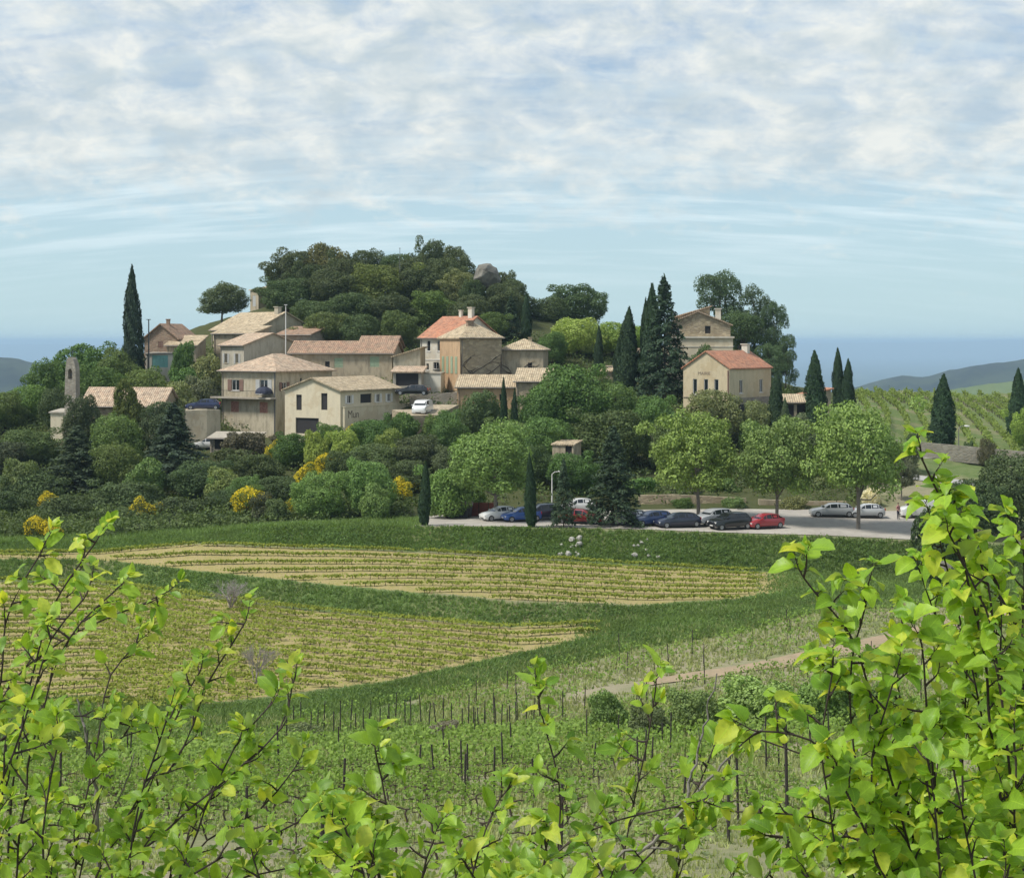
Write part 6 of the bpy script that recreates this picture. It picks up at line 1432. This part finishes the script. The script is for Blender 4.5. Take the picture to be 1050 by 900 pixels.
bush('plum_bush', 'leafy plum like bush filling the lower left corner, close to the viewer', [
    ([(60, 1500), (80, 1050), (112, 900), (150, 830), (190, 765), (215, 700), (250, 640)], .008, 0, .1, 1.0),
    ([(20, 1500), (0, 1000), (10, 850), (22, 740), (45, 640), (70, 592), (98, 556)], .007, .15, .0, .85),
    ([(-60, 1500), (-60, 900), (-20, 740), (30, 680), (80, 645), (130, 625), (160, 612)], .006, .3, .3, .9),
    ([(90, 1300), (110, 900), (160, 860), (230, 800), (290, 750), (300, 700)], .006, -.2, .1, 1.0),
    ([(60, 1300), (70, 950), (80, 850), (100, 760), (110, 690), (140, 660)], .006, .1, .35, 1.0),
    ([(0, 1300), (-20, 950), (-30, 800), (0, 700), (10, 620), (40, 570)], .006, -.1, -.1, .8),
    ([(130, 1300), (150, 950), (210, 860), (270, 830), (300, 790)], .006, .2, .2, 1.0),
    ([(100, 1300), (60, 950), (40, 860), (50, 800), (60, 760)], .006, -.3, -.3, 1.0),
    ([(180, 1300), (190, 980), (180, 900), (200, 850), (235, 770), (275, 725)], .005, -.1, 0, .9),
    ([(60, 1300), (20, 950), (-10, 870), (-30, 800)], .006, -.2, -.2, 1.0),
    ([(150, 1300), (150, 960), (130, 880), (150, 800), (170, 740)], .005, -.3, -.35, .9),
], 3.0, M['leaf_a'], M['twig'], 31, .66, .034, .026, (.03, .09), 1.0, extra=1)
bush('plum_bush', 'lower leafy sprays along the bottom middle, close to the viewer', [
    ([(400, 1400), (400, 960), (398, 850), (392, 800), (385, 770)], .005, 0, 0, 1.0),
    ([(450, 1400), (470, 960), (490, 870), (505, 830), (520, 810)], .005, .1, .2, 1.0),
    ([(330, 1400), (330, 980), (325, 900), (335, 860), (350, 835)], .005, -.1, 0, .9),
    ([(560, 1400), (560, 980), (570, 880), (575, 800), (560, 750), (552, 715)], .004, .1, .1, .55),
    ([(640, 1400), (620, 980), (640, 870), (655, 800), (668, 740), (672, 708)], .004, .2, .2, .5),
    ([(600, 1400), (610, 980), (640, 900), (690, 850), (720, 800), (730, 770)], .004, 0, .1, .45),
    ([(500, 1400), (520, 980), (540, 900), (600, 850), (660, 835), (720, 820)], .004, -.1, 0, .5),
    ([(700, 1400), (700, 980), (690, 900), (700, 870), (710, 850)], .005, 0, 0, .9),
    ([(280, 1400), (280, 980), (275, 920), (260, 880)], .005, 0, 0, .9),
    ([(760, 1400), (770, 980), (780, 910), (800, 880)], .005, 0, 0, .9),
    ([(430, 1400), (430, 980), (430, 900), (445, 860)], .005, -.2, -.2, 1.0), ([(540, 1400), (560, 980), (555, 910), (560, 870)], .005, -.2, -.2, 1.0),
    ([(620, 1400), (650, 980), (630, 920), (615, 890)], .005, -.2, -.2, 1.0), ([(370, 1400), (370, 990), (370, 930), (380, 890)], .005, -.2, -.2, 1.0), ([(850, 1400), (850, 990), (840, 930), (830, 900)], .005, -.2, -.2, 1.0),
    ([(480, 1400), (490, 990), (500, 920), (480, 890)], .005, -.1, -.2, 1.0),
], 2.7, M['leaf_a'], M['twig'], 47, .64, .035, .026, (.03, .085), 1.0, extra=4)
bush('bare_twig', 'thin grey leafless twigs crossing the sprays at the bottom middle', [
    ([(560, 1300), (580, 905), (620, 880), (665, 850), (700, 832), (725, 800), (755, 768), (782, 742)], .0035, 0, 0, 0), ([(665, 1200), (668, 905), (690, 862), (700, 832), (708, 790), (715, 740), (712, 705)], .003, 0, .1, 0),
    ([(590, 1200), (600, 905), (640, 872), (680, 868), (720, 846)], .003, .02, .1, 0)], 2.75, M['leaf_a'], M['twig_g'], 3, .6, .04) if False else None
def twigs(name, label, stems, D0, mat, seed):
    rng = np.random.default_rng(seed); r = empty(name, W(*stems[0][0][0], D0)); meta(r, label, 'twigs')
    for pts, r0 in stems:
        mb = MB(); P = []
        K = [W(px, py, D0) for px, py in pts]
        for a, b_ in zip(K, K[1:]):
            for i in range(6): P.append(a.lerp(b_, i / 6) + Vector(rng.normal(0, .002, 3)) - r.location)
        P.append(K[-1] - r.location); mb.tube(P, [r0 * (1 - .75 * i / len(P)) for i in range(len(P))], 7)
        for i in range(8, len(P) - 4, 7):
            d = Vector((rng.normal(0, 1), rng.normal(0, .4), rng.uniform(.2, 1))).normalized(); mb.tube([P[i], P[i] + d * .03], [r0 * .3, r0 * .1], 4)
        mb.build('twig', mat, r)
twigs('bare_twigs', 'thin grey leafless twigs rising across the sprays at the bottom middle', [([(560, 1500), (600, 960), (640, 890), (700, 832), (725, 800), (755, 768), (784, 742)], .0045), ([(640, 1500), (690, 900), (700, 832), (712, 790), (722, 745), (735, 690)], .004), ([(560, 1500), (575, 930), (640, 873), (690, 868), (735, 846)], .004)], 2.75, M['twig_g'], 5)
twigs('bare_twigs', 'pale dead stem standing in the left bush', [([(110, 1500), (104, 950), (100, 850), (98, 800), (88, 750), (79, 716)], .0065), ([(104, 950), (102, 860), (130, 800), (140, 770)], .003)], 3.25, M['twig_g'], 6)
bush('elm_bush', 'tall leafy bush filling the right edge, close to the viewer', [
    ([(1040, 1500), (1035, 950), (1025, 800), (1010, 680), (990, 570), (966, 515), (946, 472)], .010, 0, 0, 1.1),
    ([(980, 1500), (965, 950), (960, 860), (955, 780), (948, 700), (945, 660)], .008, -.1, -.2, 1.0),
    ([(960, 1500), (955, 950), (925, 840), (898, 740), (880, 660), (852, 622), (824, 592)], .007, -.15, -.2, .95),
    ([(990, 1500), (980, 960), (930, 860), (880, 800), (830, 775), (780, 758)], .006, .1, .2, .75),
    ([(1060, 1500), (1060, 950), (1050, 800), (1045, 650), (1050, 560), (1040, 540)], .008, .2, .2, 1.1),
    ([(1000, 1500), (990, 950), (985, 820), (990, 700), (1000, 620)], .008, .25, .3, 1.1),
    ([(960, 1500), (940, 960), (900, 880), (880, 820), (870, 700), (890, 600)], .006, .1, 0, .9),
    ([(1020, 1500), (1010, 960), (1000, 900), (990, 860), (980, 800)], .006, -.3, -.3, 1.0),
    ([(940, 1500), (930, 980), (910, 920), (900, 880), (900, 850)], .006, -.2, -.2, .9), ([(1050, 1500), (1060, 980), (1050, 900), (1040, 860), (1040, 760)], .006, -.3, -.3, 1.1),
    ([(1080, 1500), (1090, 900), (1070, 750), (1040, 640), (1020, 600)], .007, .1, .1, 1.1), ([(1000, 1500), (990, 950), (940, 800), (920, 700), (925, 640)], .006, .3, .3, 1.0),
    ([(1040, 1500), (1040, 900), (1000, 700), (975, 600), (960, 540)], .007, .3, .1, 1.1), ([(1000, 1500), (970, 950), (900, 900), (850, 870), (820, 850)], .006, .3, .3, .6),
], 2.8, M['leaf_b'], M['twig'], 77, .76, .037, .025, (.03, .095), .9, extra=2, droop=.45)
